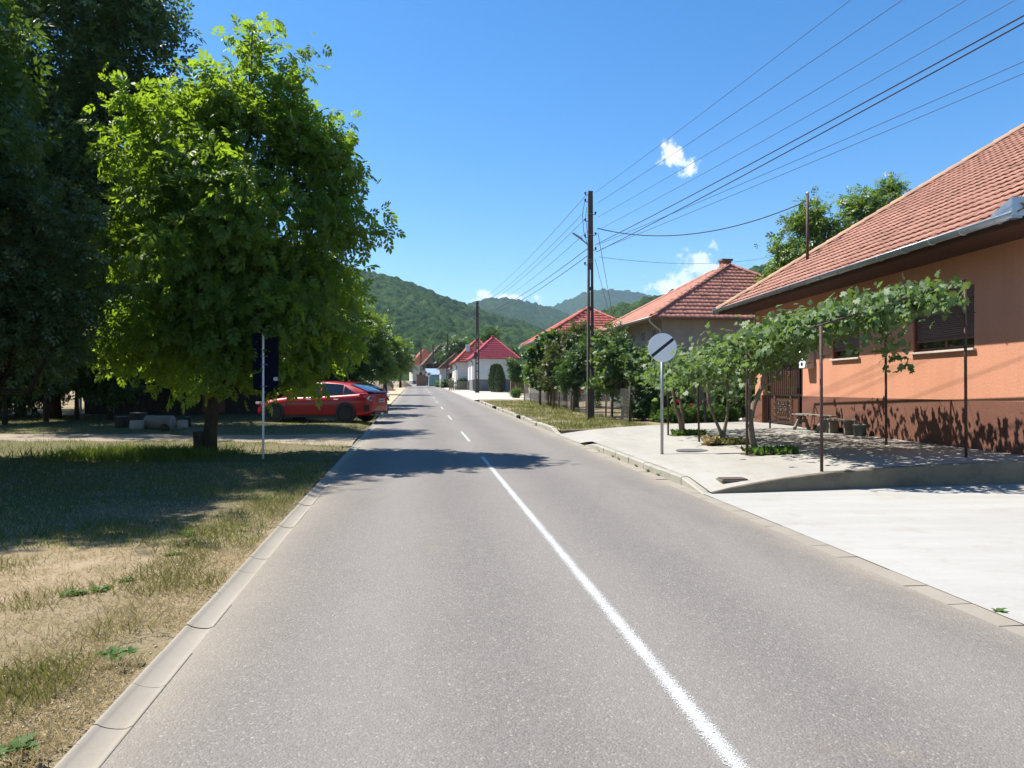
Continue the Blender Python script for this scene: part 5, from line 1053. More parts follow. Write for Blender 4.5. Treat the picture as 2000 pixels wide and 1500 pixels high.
# ------------------------------------------------------------------ road sign and plates on the forecourt
p = on_pad(1293, 887); sd = .285
rs = thing('traffic_sign', 'round white road sign with black diagonal bar on the forecourt', 'traffic sign', p, .06)
ch = at(1293, 679, p.y).z - p.z
MB().tube([(0, 0, -.2), (0, 0, ch + .22)], .030, 12).build('post', M['galv'], rs, True)
Mx = Matrix.Rotation(R(90), 3, 'X')
disc = MB().lathe([(.0, .0), (sd - .012, .0), (sd, .004), (sd, .014), (sd - .012, .016), (0, .016)], 48, (0, -.034, ch), Mx).build('disc', M['signwhite'], rs)
ang = R(38.5); hw = .030; dv = Vector((math.cos(ang), 0, math.sin(ang))); sv = Vector((-math.sin(ang), 0, math.cos(ang))); V = []; lim = math.sqrt(sd ** 2 - hw ** 2) - .006
for a, b_ in ((-lim, -hw), (lim, -hw), (lim, hw), (-lim, hw)): V.append(Vector((0, -.0525, ch)) + dv * a + sv * b_)
MB().add(V + [v + Vector((0, .0015, 0)) for v in V], [(0, 1, 2, 3), (0, 4, 5, 1), (1, 5, 6, 2), (2, 6, 7, 3), (3, 7, 4, 0)]).build('diagonal_bar', M['black'], disc)
for z in (.12, -.12): MB().tube([(-.05, -.02, ch + z), (-.035, .035, ch + z), (.035, .035, ch + z), (.05, -.02, ch + z)], .008, 5).build('clamp', M['galv'], rs)
p = on_pad(1354, 880); t = thing('manhole_cover', 'flat round grey manhole cover right of the sign post', 'manhole cover', p + Vector((0, 0, .004)))
MB().lathe([(.34, -.02), (.34, .004), (.31, .006), (0, .006)], 40).build('frame', M['manhole'], t); MB().lathe([(.30, -.02), (.30, .010), (0, .010)], 40).build('lid', M['manhole'], t)
a = on_pad(1431, 937); t = thing('cover_plate', 'rusty rectangular cover plate near the forecourt corner', 'cover plate', a + Vector((0, 0, .006)), .05)
MB().b(-.19, .19, -.13, .13, -.02, .022).build('plate', M['cover'], t, bevel=.008); MB().b(-.21, .21, -.15, .15, -.03, .004).build('frame', M['oldconc'], t)
# ------------------------------------------------------------------ pergola of rusty pipe and its three vines
ptop = lambda px, py, Y: at(px, py, Y)
pb = {k: on_pad(*v) for k, v in dict(a=(1305, 850), b=(1366, 863), c=(1459, 889), d=(1605, 921), e=(1731, 869), f=(1887, 893), g=(1504, 837)).items()}
pt = dict(a=at(1306, 700, pb['a'].y).z, b=at(1360, 690, pb['b'].y).z, c=at(1456, 672, pb['c'].y).z, d=at(1605, 636, pb['d'].y).z, e=3.25, f=at(1886, 547, pb['f'].y).z, g=3.05)
pg_ = thing('pergola', 'pergola of thin rusty pipes carrying vines over the forecourt', 'pergola', (pb['d'].x, pb['d'].y, pb['d'].z)); o0 = Vector(pg_.location)
tops = {}
for k in pb:
    b = pb[k]; lean = Vector((-.06, 0, 0)) if k == 'b' else Vector((0, .03, 0)); tops[k] = Vector((b.x, b.y, pt[k])) + lean
    MB().tube([b - o0 - Vector((0, 0, .1)), tops[k] - o0], .0235, 10).build('post', M['rust'], pg_, True)
tops['h'] = Vector((6.45, 22.6, 3.0)); tops['i'] = Vector((4.0, 21.3, 2.25))
for u, v in (('d', 'f'), ('a', 'b'), ('b', 'c'), ('c', 'd'), ('e', 'f'), ('g', 'e'), ('c', 'e'), ('b', 'g'), ('a', 'i'), ('g', 'h'), ('i', 'h')):
    MB().tube([tops[u] - o0 + Vector((0, 0, .01)), tops[v] - o0 + Vector((0, 0, .01))], .018, 8).build('rail', M['rust'], pg_, True)
for i in range(5):
    f = i / 4; a = tops['d'].lerp(tops['a'], f); b = tops['f'].lerp(tops['g'], f); MB().tube([a - o0, b - o0 + Vector((0, 0, -.01))], .004, 4).build('support_wire', M['wire_thin'], pg_)
MB().tube([tops['f'] - o0 + Vector((0, 0, -.75)), tops['f'] - o0 + Vector((-.3, .1, -.25))], .013, 6).build('brace', M['rust'], pg_, True)
def roofz(x, y):                                          # height of the pergola top at a spot
    s = min(1, max(0, (x - 4.2) / 2.9)); near = min(1, max(0, (y - 11.6) / 9)); return (2.62 - .38 * near) * (1 - s) + (3.36 - .3 * near) * s
def vine(label, stems, regions, seed, n, singles, extra=()):
    b = stems[0][0]; t = thing('grape_vine', label, 'vine', b, 0, 'vines trained over the pergola'); bpy.context.view_layer.update(); rng = np.random.RandomState(seed)
    for st, r in [(s[:-1], s[-1]) for s in stems]:
        MB().tube([q - b for q in st], [r * (1 - .5 * i / len(st)) * (1 + .15 * math.sin(i * 2.6)) for i in range(len(st))], 8).build('stem', M['vinebark'], t, True)
    P = []; D = []
    for (x0, x1, y0, y1, up, dn, wgt) in regions:
        k = int(n * wgt); cl = max(6, k // 26)
        cx_ = rng.uniform(x0, x1, cl); cy_ = rng.uniform(y0, y1, cl)
        for j in range(cl):
            zt = roofz(cx_[j], cy_[j]); c = np.array([cx_[j], cy_[j], zt + rng.uniform(-dn, up)]); m = k // cl
            P.append(c + rng.normal(size=(m, 3)) * np.array([.22, .24, .095])); D.append(np.repeat(rng.normal(size=(1, 3)), m, 0))
    for (c, s, k) in extra: P.append(np.array(c) + rng.normal(size=(k, 3)) * np.array(s)); D.append(np.zeros((k, 3)))
    P = np.concatenate(P); D = np.concatenate(D); ok = (P[:, 0] < 7.45) & (P[:, 1] > 11.75) & (P[:, 0] / P[:, 1] < .595); P, D = P[ok], D[ok]; m = len(P)
    A = rng.normal(size=(m, 3)) * .55 + D * .3 + np.array([-.15, -.1, -.55]); N = rng.normal(size=(m, 3)) * .5 + np.array([-.45, -.1, .8]); S = rng.uniform(.075, .15, m); P = P - np.array(b)
    # the leaves that show largest are the street-side, near ones
    sc = -(P[:, 1] + b.y) * .5 - (P[:, 0] + b.x) * .35 + rng.normal(size=m) * .6; order = np.argsort(-sc); pk = order[:singles]; kp = np.ones(m, bool); kp[pk] = False
    leaf_objects('leaf', P[pk], A[pk], N[pk], S[pk], VINE, M['vine_leaf'], t); part('foliage', leaf_mesh('foliage', P[kp], A[kp], N[kp], S[kp], VINE, M['vine_leaf']), t, kind='stuff')
    for q in range(7):
        i = rng.randint(0, m, 2); a, c = Vector(P[i[0]]), Vector(P[i[1]])
        if (a - c).length < 2.2: MB().tube([a, a.lerp(c, .5) + Vector((0, 0, -.1)), c], [.012, .009, .005], 5).build('cane', M['vinebark'], t, True)
def pp(px, py, Y): return at(px, py, Y)
v1 = on_pad(1331, 851); v2 = on_pad(1403, 868); v3 = on_pad(1479, 886)
vine('vine with twin stems rising by the first pergola posts', [(v1, pp(1328, 820, v1.y), pp(1318, 790, v1.y), pp(1311, 740, v1.y), pp(1308, 690, v1.y), .05), (v1 + Vector((.05, 0, 0)), pp(1333, 810, v1.y), pp(1325, 760, v1.y), pp(1314, 720, v1.y), .045)],
     [(3.7, 5.6, 17.6, 22.0, .12, .6, .6), (5.0, 6.7, 18.0, 22.5, .2, .25, .3)], 101, 3000, 100, [(pp(1345, 735, 19.0), (.5, .6, .28), 180), (pp(1310, 700, 20), (.35, .5, .25), 130)])
vine('vine with forked stem in the middle planting hole', [(v2, pp(1408, 845, v2.y), pp(1395, 815, v2.y), pp(1384, 785, v2.y), pp(1380, 735, v2.y), .042), (v2 + Vector((.06, 0, 0)), pp(1414, 845, v2.y), pp(1420, 815, v2.y), pp(1422, 780, v2.y), pp(1418, 700, v2.y), .045)],
     [(4.0, 5.8, 14.4, 18.2, .15, .56, .66), (5.4, 6.9, 15, 18.5, .2, .2, .3), (6.5, 7.3, 15.5, 20.5, .08, .12, .25)], 102, 3300, 100, [(pp(1400, 730, 16.6), (.5, .6, .3), 220), (pp(1430, 690, 15.6), (.45, .6, .25), 160)])
vine('vine with thick curving trunk in the nearest planting hole', [(v3, pp(1470, 862, v3.y), pp(1466, 830, v3.y), pp(1472, 790, v3.y + .05), pp(1488, 756, v3.y + .1), pp(1493, 730, v3.y), pp(1490, 690, v3.y), .062), (pp(1489, 757, v3.y + .1), pp(1505, 748, v3.y), pp(1520, 730, v3.y), pp(1526, 706, v3.y), .028), (v3 + Vector((-.06, .1, .3)), pp(1463, 790, v3.y + .2), pp(1467, 730, v3.y + .2), pp(1464, 690, v3.y + .2), .05)],
     [(4.5, 5.9, 11.9, 15.4, .14, .20, .66), (5.8, 7.0, 12.6, 15.4, .12, .16, .40), (6.6, 7.35, 12.7, 16.5, .08, .12, .2)], 103, 4700, 100, [(pp(1745, 690, 12.6), (.10, .12, .14), 34), (pp(1480, 690, 14), (.4, .4, .25), 200), (pp(1570, 660, 12.6), (.5, .4, .16), 160), (pp(1840, 590, 12.0), (.35, .25, .14), 90), (pp(1735, 650, 12.4), (.16, .2, .16), 46), (pp(1765, 712, 12.5), (.05, .05, .04), 7)])
# planting holes with weeds
for i, (px, py, s) in enumerate([(1338, 850, .9), (1415, 868, .95), (1497, 886, 1.05)]):
    c = on_pad(px, py); t = thing('planting_hole', ['square planting hole at the far pair of vine stems', 'square planting hole with dry and green weeds, middle one', 'square planting hole round the thick vine trunk'][i], 'planting hole', c + Vector((0, 0, .006)), .12, 'planting holes in the forecourt')
    m = MB(); n_ = 6; V = [((a / n_ - .5) * .85 * s + .03 * math.sin(b_ * 3), (b_ / n_ - .5) * .6 * s + .02 * math.sin(a * 4), padz(c.x + (a / n_ - .5) * .85 * s, c.y + (b_ / n_ - .5) * .6 * s) - c.z + (.012 if 0 < a < n_ and 0 < b_ < n_ else -.002)) for b_ in range(n_ + 1) for a in range(n_ + 1)]
    m.add(V, [(b_ * (n_ + 1) + a, b_ * (n_ + 1) + a + 1, (b_ + 1) * (n_ + 1) + a + 1, (b_ + 1) * (n_ + 1) + a) for b_ in range(n_) for a in range(n_)]).build('soil', M['darksoil'], t)
    rng = np.random.RandomState(110 + i); k = 420; Pn = rng.uniform(-.5, .5, (k, 3)) * np.array([.85 * s, .55 * s, 0]) + np.array([.1, 0, .02])
    part('weeds', leaf_mesh('weeds', Pn, rng.normal(size=(k, 3)) * .6 + np.array([0, 0, .9]), rng.normal(size=(k, 3)), rng.uniform(.06, .15, k), OVAL, M['grass_mid'] if i == 1 else M['soil_leaf']), t, kind='stuff')
    if i == 1: k = 120; Pn = rng.uniform(-.5, .5, (k, 3)) * np.array([.3, .4, 0]) + np.array([-.28, 0, .03]); part('dry_weeds', leaf_mesh('dry_weeds', Pn, rng.normal(size=(k, 3)) * .6 + np.array([0, 0, 1.1]), rng.normal(size=(k, 3)), rng.uniform(.1, .2, k), OVAL, M['grass_dry']), t, kind='stuff')
# bench, buckets
bb = h1.matrix_world @ Vector((-.42, 7.6, 0)); bb.z = padz(bb.x, bb.y)
bn = thing('bench', 'low weathered plank bench standing by the orange wall near the gate', 'bench', bb, HR)
MB().b(-.20, .02, -.95, .95, .40, .44).build('seat_plank', M['oldwood'], bn, bevel=.006); MB().b(.04, .22, -.95, .98, .40, .44).build('seat_plank', M['oldwood'], bn, bevel=.006)
for yy in (-.7, .7):
    for s in (-1, 1): MB().beam((s * .06, yy, .39), (s * .24, yy + s * .08, .0), .05, .12, (0, 1, 0)).build('leg', M['oldwood'], bn)
    MB().b(-.16, .16, yy - .03, yy + .03, .2, .28).build('stretcher', M['oldwood'], bn)
b2 = h1.matrix_world @ Vector((-.34, 6.15, 0)); b2.z = padz(b2.x, b2.y)
b2t = thing('bench', 'second low plank seat nearer than the first, beside the buckets', 'bench', b2, HR); MB().b(-.15, .15, -.5, .55, .33, .37).build('seat_plank', M['oldwood'], b2t, bevel=.006)
for yy in (-.38, .42): MB().b(-.11, .11, yy - .04, yy + .04, 0, .33).build('leg', M['oldwood'], b2t)
for i, (yy, r, h) in enumerate([(6.75, .17, .30), (5.35, .16, .26)]):
    c = h1.matrix_world @ Vector((-.36 + .08 * i, yy, 0)); c.z = padz(c.x, c.y); t = thing('bucket', ['grey bucket between the two plank seats', 'dark bucket at the near end of the plank seat'][i], 'bucket', c, 0, 'buckets by the bench')
    MB().lathe([(r * .8, 0), (r, h), (r * 1.06, h), (r * 1.06, h + .015), (r * .93, h + .015), (r * .74, .02), (0, .02)], 24).build('body', M['bucket'], t, True); MB().tube([(r * math.cos(a), 0, h - .02 + .5 * r * math.sin(a)) for a in [PI * k / 10 for k in range(11)]], .005, 5).build('handle', M['galv'], t)
pd = h1.matrix_world @ Vector((-.12, 13.25, 0)); dpz = thing('downpipe', 'pale grey downpipe with a foot at the corner of the orange house', 'downpipe', (pd.x, pd.y, .5)); MB().tube([(-.3, -.1, 3.2), (-.05, 0, 2.9), (0, 0, 2.7), (0, 0, .3), (-.08, -.05, .14), (-.35, -.15, .1)], .055, 10).build('pipe', M['zinc'], dpz, True)
for z in (.8, 2.2): MB().lathe([(.062, 0), (.062, .05)], 12, (0, 0, z)).build('pipe_bracket', M['galv'], dpz)
# ------------------------------------------------------------------ wire fence on the verge
fp = [(4.04, 26.3), (3.62, 29.6), (3.20, 33.0), (2.80, 36.2), (2.42, 39.2), (2.02, 42.4), (1.62, 45.6), (1.2, 48.8), (.85, 51.8)]
fn = thing('wire_fence', 'old wire mesh fence on rusty posts along the garden', 'fence', (4.04, 26.3, gz(0, 26.3) + .1)); fo = Vector(fn.location)
for i, (x, y) in enumerate(fp):
    hgt = 1.25 + .15 * math.sin(i * 2.1); c = Vector((x, y, gz(0, y) + .1)) - fo; MB().tube([c - Vector((0, 0, .1)), c + Vector((.02 * math.sin(i), 0, hgt))], .035 if i % 2 else .045, 7).build('post', M['rust'] if i % 3 else M['darkwood'], fn, True)
for i in range(len(fp) - 1):
    a = Vector((*fp[i], gz(0, fp[i][1]) + .12)) - fo; b = Vector((*fp[i + 1], gz(0, fp[i + 1][1]) + .12)) - fo; m = MB(); n_ = 26
    for k in range(-9, n_):                                # diagonal mesh wires
        for s in (1, -1):
            f0, f1 = k / n_, (k + 9) / n_; z0, z1 = (0, 1.15) if s > 0 else (1.15, 0)
            if f0 < 0: z0 += (z1 - z0) * (-f0) / (f1 - f0); f0 = 0
            if f1 > 1: z1 = z0 + (z1 - z0) * (1 - f0) / (f1 - f0); f1 = 1
            m.tube([a.lerp(b, f0) + Vector((0, 0, z0)), a.lerp(b, f1) + Vector((0, 0, z1))], .0035, 3, False)
    for z in (.02, .6, 1.15): m.tube([a + Vector((0, 0, z)), b + Vector((0, 0, z))], .005, 4, False)
    m.build('mesh_panel', M['mesh_wire'], fn)
bd = thing('board_fence', 'rough brown board fence behind the wire fence under the vines', 'fence', (2.95, 38, gz(0, 38) + .1))
for i in range(40):
    y = i * .33; MB().box((-.125 * y + .0, y, .52 + .06 * math.sin(i * 3.3)), (.03, .22 + .05 * math.sin(i * 5), 1.15 + .12 * math.sin(i * 3.3))).build('board', M['oldwood'] if i % 4 else M['rust'], bd)
c = on(1377, 828, .15); t = thing('garden_post', 'thin black iron post at the garden edge behind the forked vine', 'post', (c.x, c.y, c.z)); MB().tube([(0, 0, -.1), (0, 0, 1.5)], .04, 8).build('shaft', M['black'], t); MB().b(-.06, .06, -.06, .06, -.05, .02).build('foot', M['oldconc'], t)
for i, (px, py, ww) in enumerate([(1032, 797, .55), (1162, 832, .42)]):
    c = on(px, py, .1); t = thing('drain_slot', ['flat dark drain slab in the grass of the verge', 'dark drain slab in the grass at the pole foot'][i], 'drain', (c.x, c.y, c.z + .02), .1); MB().b(-ww / 2, ww / 2, -.16, .16, -.03, .03).build('slab', M['oldconc'], t); [MB().b(-ww / 2 + .05 + k * ww / 5, -ww / 2 + .09 + k * ww / 5, -.12, .12, .03, .036).build('slot', M['black'], t) for k in range(5)]
# grey-house yard wall, gateposts and items by the white house
t = thing('yard_wall', 'plain dark grey yard wall behind the garden bed', 'wall', (5.0, 30.3, gz(0, 30) + .05), -.06); MB().b(0, 5.2, 0, .18, 0, 1.35).build('wall_body', M['greyplinth'], t); MB().b(-.03, 5.23, -.03, .21, 1.35, 1.42).build('coping', M['oldconc'], t)
b = on(1014, 768); t = thing('gatepost', 'squat red-brown gatepost beside the clipped tree', 'gatepost', (b.x, b.y, b.z), .12); MB().b(-.9, .9, -.3, .3, 0, 1.5).build('post_body', M['plinth'], t); MB().add([(-1, -.4, 1.5), (1, -.4, 1.5), (1, .4, 1.5), (-1, .4, 1.5), (-.5, 0, 1.85), (.5, 0, 1.85)], [(0, 1, 5, 4), (1, 2, 5), (2, 3, 4, 5), (3, 0, 4), (0, 3, 2, 1)]).build('cap', M['brownframe'], t)
b = on(997, 764); t = thing('side_gate', 'narrow board gate at the corner of the white house', 'gate', (b.x, b.y, b.z), .12)
for k in range(7): MB().b(-.6 + k * .18, -.44 + k * .18, 0, .04, .05, 2.0).build('board', M['oldwood'], t)
b = on(914, 764); t = thing('picket_fence', 'grey picket fence before the crimson-roofed house', 'fence', (b.x, b.y + 4, gz(0, b.y + 4)), math.atan(.13))
for k in range(20): MB().b(-2.6 + k * .24, -2.46 + k * .24, 0, .03, .0, 1.15).build('picket', M['oldwood'], t)
MB().b(-2.6, 2.2, .032, .07, .85, .95).build('rail', M['oldwood'], t)
b = on(916, 762); t = thing('dustbin', 'dark lidded bin by the picket fence', 'bin', (b.x + .4, b.y - 1, gz(0, b.y)), .3); MB().box((0, 0, .45), (.6, .7, .9), taper=1.12).build('body', M['black'], t, bevel=.03); MB().box((0, .02, .95), (.76, .86, .1)).build('lid', M['iron'], t, bevel=.03)
b = on(952, 762); t = thing('barrel', 'white-topped barrel left of the thuja row', 'barrel', (b.x, b.y + 2, gz(0, b.y + 2))); MB().lathe([(.4, 0), (.46, .45), (.42, .9)], 16).build('body', M['darkwood'], t, True); MB().lathe([(.44, .9), (.4, 1.15), (.1, 1.3)], 16).build('lid', M['carwhite'], t, True)
# signs by the far bend
for i, (px, yt, Y) in enumerate([(838, 735, 128), (834, 742, 134)]):
    b = Vector(((px - CX) / F * Y, Y, gz(0, Y))); t = thing('traffic_sign', ['small round sign near the pale-roofed shed', 'small red-rimmed sign near the brick kiosk'][i], 'traffic sign', b); MB().tube([(0, 0, 0), (0, 0, 2.3)], .03, 6).build('post', M['galv'], t); MB().lathe([(.36, 0), (.36, .02)], 20, (0, -.04, 2.1), Mx).build('disc', M['signred'] if i else M['signwhite'], t); MB().lathe([(.25, 0), (.25, .02)], 20, (0, -.061, 2.1), Mx).build('centre', M['signwhite'] if i else M['galv'], t)
b = Vector((at(829, 745, 148).x, 143, gz(0, 143))); t = thing('kiosk', 'little brick gatehouse wall at the barn corner', 'wall', b, .2); MB().b(-.9, .9, 0, .4, 0, 2.0).build('wall_body', M['brick'], t); MB().b(-1, 1, -.08, .48, 2.0, 2.12).build('coping', M['oldconc'], t)

# ================================================================== left side: sign backs, logs, hut, cars
def post_at(px, py, ytop, Y=None):
    b = on(px, py); return b, (py - ytop) / F * b.y
b, H = post_at(514, 898, 650); t = thing('road_sign', 'tall thin post with dark sign boards seen from behind, left of the red car', 'traffic sign', b, -.03)
MB().tube([(0, 0, -.2), (0, 0, H)], .022, 10).build('post', M['signwhite'], t, True)
MB().prism([(-.22, -.55), (.12, -.62), (.30, -.45), (.30, .60), (-.24, .60)], .012, Mx, (0, .058, H - .6)).build('sign_board', M['signback'], t)
MB().b(.20, .29, .036, .044, H - .98, H - .91).build('label_plate', M['plate'], t)
for z in (H - .05, H - .48, H - .65, H - 1.1): MB().tube([(-.06, .04, z), (-.03, -.03, z), (.03, -.03, z), (.08, .04, z)], .009, 5).build('clamp', M['galv'], t)
b, H = post_at(694, 788, 698); t = thing('road_sign', 'distant triangular sign seen from behind, right of the red car roof', 'traffic sign', b, -.03); MB().tube([(0, 0, -.2), (0, 0, H)], .03, 8).build('post', M['galv'], t, True)
MB().prism([(-.45, -.3), (.45, -.3), (.05, .5), (-.05, .5)], .012, Mx, (0, .06, H - .45)).build('sign_board', M['signback'], t); MB().b(.28, .42, .03, .045, H - .68, H - .62).build('label_plate', M['plate'], t)
# sawn logs used as seats and table
for i, (px, py, wpx, hpx, lab) in enumerate([(238, 836, 24, 22, 'short log seat at the left end of the log group'), (268, 839, 27, 17, 'pale sawn log seat in front of the group'), (270, 829, 34, 22, 'dark log behind the pale sawn seat'), (357, 838, 20, 16, 'small pale log seat at the right end of the group'), (366, 834, 14, 19, 'darker log stub just behind the right-hand seat')]):
    b = on(px, py); t = thing('sawn_log', lab, 'log', (b.x, b.y, ground_z(b.x, b.y)), i, 'sawn logs under the trees'); r = wpx / F * b.y / 2; h = hpx / F * b.y
    MB().lathe([(r * 1.08, -.03), (r * 1.0, h * .3), (r * .97, h * .96), (r * .93, h)], 14).build('bark', M['bark'] if i in (0, 2, 4) else M['logend'], t, True); MB().lathe([(r * .92, h - .01), (r * .92, h + .006), (0, h + .006)], 14).build('cut_face', M['logend'], t)
b = on(312, 838); t = thing('log_table', 'thick fallen log lying between the log seats', 'log', (b.x, b.y, ground_z(b.x, b.y) + .2), 1.45); MB().lathe([(.22, -.45), (.25, -.43), (.24, .0), (.25, .43), (.22, .45)], 14, (0, 0, 0), Matrix.Rotation(R(90), 3, 'X')).build('bark', M['oldwood'], t, True); MB().lathe([(.21, .452), (.0, .453)], 14, (0, 0, 0), Matrix.Rotation(R(90), 3, 'X')).build('cut_face', M['logend'], t)
b = on(322, 843); t = thing('sawn_log', 'short round log lying on its side before the thick log', 'log', (b.x, b.y, ground_z(b.x, b.y) + .1), .3, 'sawn logs under the trees'); MB().lathe([(.11, -.16), (.12, -.15), (.12, .15), (.11, .16)], 12, (0, 0, 0), Matrix.Rotation(R(80), 3, 'X')).build('bark', M['bark'], t, True)
# timber hut with a round pub board
ht = thing('timber_hut', 'dark timber hut in deep shade behind the logs', 'hut', (-19.2, 34.5, gz(0, 34) + .0), .05)
for k in range(30): MB().b(k * .3, k * .3 + .285, 0, .05, 0, 2.6).build('plank', M['darkwood'], ht)
MB().b(0, 9, .06, 5, 0, 2.6).build('wall', M['darkwood'], ht); MB().add([(-.6, -.9, 2.5), (9.6, -.9, 2.5), (9.6, 2.6, 4.3), (-.6, 2.6, 4.3), (9.6, 6, 2.5), (-.6, 6, 2.5)], [(0, 1, 2, 3), (3, 2, 4, 5), (0, 5, 4, 1), (0, 3, 5), (1, 4, 2)]).build('roof', M['tile_old'], ht)
MB().b(5.2, 6.2, -.03, -.002, .1, 2.0).build('door', M['brownframe'], ht)
bs = thing('hanging_board', 'oval dark sign board with pale arched lettering on the timber hut', 'sign', (at(370, 745, 33.4).x, 33.4, at(370, 745, 33.4).z), 0)
m = MB(); m.prism([(.42 * math.cos(a), .30 * math.sin(a)) for a in [2 * PI * k / 24 for k in range(24)]], .03, Mx); m.build('board', M['boardsign'], bs)
MB().tube([(.34 * math.cos(a), -.04, .2 * math.sin(a) - .02) for a in [PI + PI * k / 14 for k in range(15)]], .014, 5).build('arched_line', M['lettering'], bs)
for k in range(6): x = -.25 + k * .1; MB().tube([(x - .03, -.04, -.06), (x, -.04, .1), (x + .03, -.04, -.06)] if k % 2 else [(x, -.04, -.06), (x, -.04, .1)], .009, 4).build('letter', M['lettering'], bs)
# white slatted rail, chair, bench in the shade
t = thing('slat_rail', 'low pale slatted railing in the sunny gap behind the trees', 'railing', (at(155, 785, 36).x, 36, gz(0, 36)), .05)
for k in range(9): MB().b(k * .22, k * .22 + .1, 0, .03, .1, .95).build('slat', M['carwhite'], t)
MB().b(0, 1.95, .03, .07, .75, .83).build('rail', M['oldwood'], t)
b = on(36, 800); t = thing('plastic_chair', 'blue plastic chair in deep shade at the far left', 'chair', (b.x, b.y, gz(0, b.y)), -.5); MB().b(-.27, .27, -.25, .25, .40, .45).build('seat', M['blueplastic'], t, bevel=.02); MB().b(-.29, -.23, -.25, .25, .45, 1.0).build('backrest', M['blueplastic'], t, bevel=.02)
for sx in (-1, 1):
    for sy in (-1, 1): MB().b(sx * .23 - .025, sx * .23 + .025, sy * .22 - .025, sy * .22 + .025, 0, .4).build('leg', M['blueplastic'], t)
    MB().b(-.25, .25, sx * .27 - .025, sx * .27 + .025, .62, .67).build('armrest', M['blueplastic'], t)
# dark understorey hedge shrubs behind
for i, (px, py, Y, r) in enumerate([(-40, 745, 31, 75), (40, 735, 33, 55), (250, 715, 40, 60), (420, 740, 41, 45), (520, 745, 40, 42), (580, 750, 44, 34), (330, 700, 44, 60), (620, 740, 48, 32), (10, 705, 27, 62), (150, 700, 31, 50), (215, 735, 30, 30), (90, 660, 29, 60)]):
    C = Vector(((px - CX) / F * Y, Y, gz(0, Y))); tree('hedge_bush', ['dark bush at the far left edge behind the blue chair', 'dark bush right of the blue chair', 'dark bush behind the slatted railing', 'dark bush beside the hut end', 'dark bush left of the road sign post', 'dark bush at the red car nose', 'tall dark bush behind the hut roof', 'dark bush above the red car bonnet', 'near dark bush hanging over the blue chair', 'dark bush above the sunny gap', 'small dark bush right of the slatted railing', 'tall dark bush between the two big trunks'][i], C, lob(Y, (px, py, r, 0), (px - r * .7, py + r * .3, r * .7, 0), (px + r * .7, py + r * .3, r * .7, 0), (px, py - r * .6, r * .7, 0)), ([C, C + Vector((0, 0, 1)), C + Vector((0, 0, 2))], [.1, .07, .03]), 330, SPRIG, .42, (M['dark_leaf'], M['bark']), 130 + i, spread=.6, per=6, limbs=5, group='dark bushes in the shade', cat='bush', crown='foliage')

# ------------------------------------------------------------------ cars
def loft(rings, closed=True):
    mb = MB(); n = len(rings[0]); V = [p for r in rings for p in r]
    mb.add(V, [(i * n + k, i * n + (k + 1) % n, (i + 1) * n + (k + 1) % n, (i + 1) * n + k) for i in range(len(rings) - 1) for k in range(n)] + [tuple(range(n))[::-1], tuple(range((len(rings) - 1) * n, len(rings) * n))]); return mb
def wheel(car, x, y, r, w, rim):
    s = 1 if y > 0 else -1; Mw = Matrix.Rotation(R(-90) * s, 3, 'X'); o = part('wheel', MB().lathe([(r * .62, -w / 2), (r * .9, -w / 2), (r, -w * .38), (r, w * .38), (r * .9, w / 2), (r * .70, w / 2), (r * .68, w * .3), (r * .3, w * .28)], 28, (x, y, r), Mw).mesh('wheel', M['tyre'], True), car)
    rm = MB(); rm.lathe([(r * .69, w * .42), (r * .64, w * .46), (r * .60, w * .34)], 28, (x, y, r), Mw)
    for k in range(7):
        a = 2 * PI * k / 7; d = Mw @ Vector((math.cos(a), math.sin(a), 0)); c = Vector((x, y, r)) + Mw @ Vector((0, 0, w * .40)); rm.beam(c + d * r * .1, c + d * r * .64, .05, .025, Mw @ Vector((0, 0, 1)))
    rm.lathe([(r * .16, w * .3), (r * .15, w * .44), (0, w * .45)], 14, (x, y, r), Mw); rm.build('rim', rim, o)
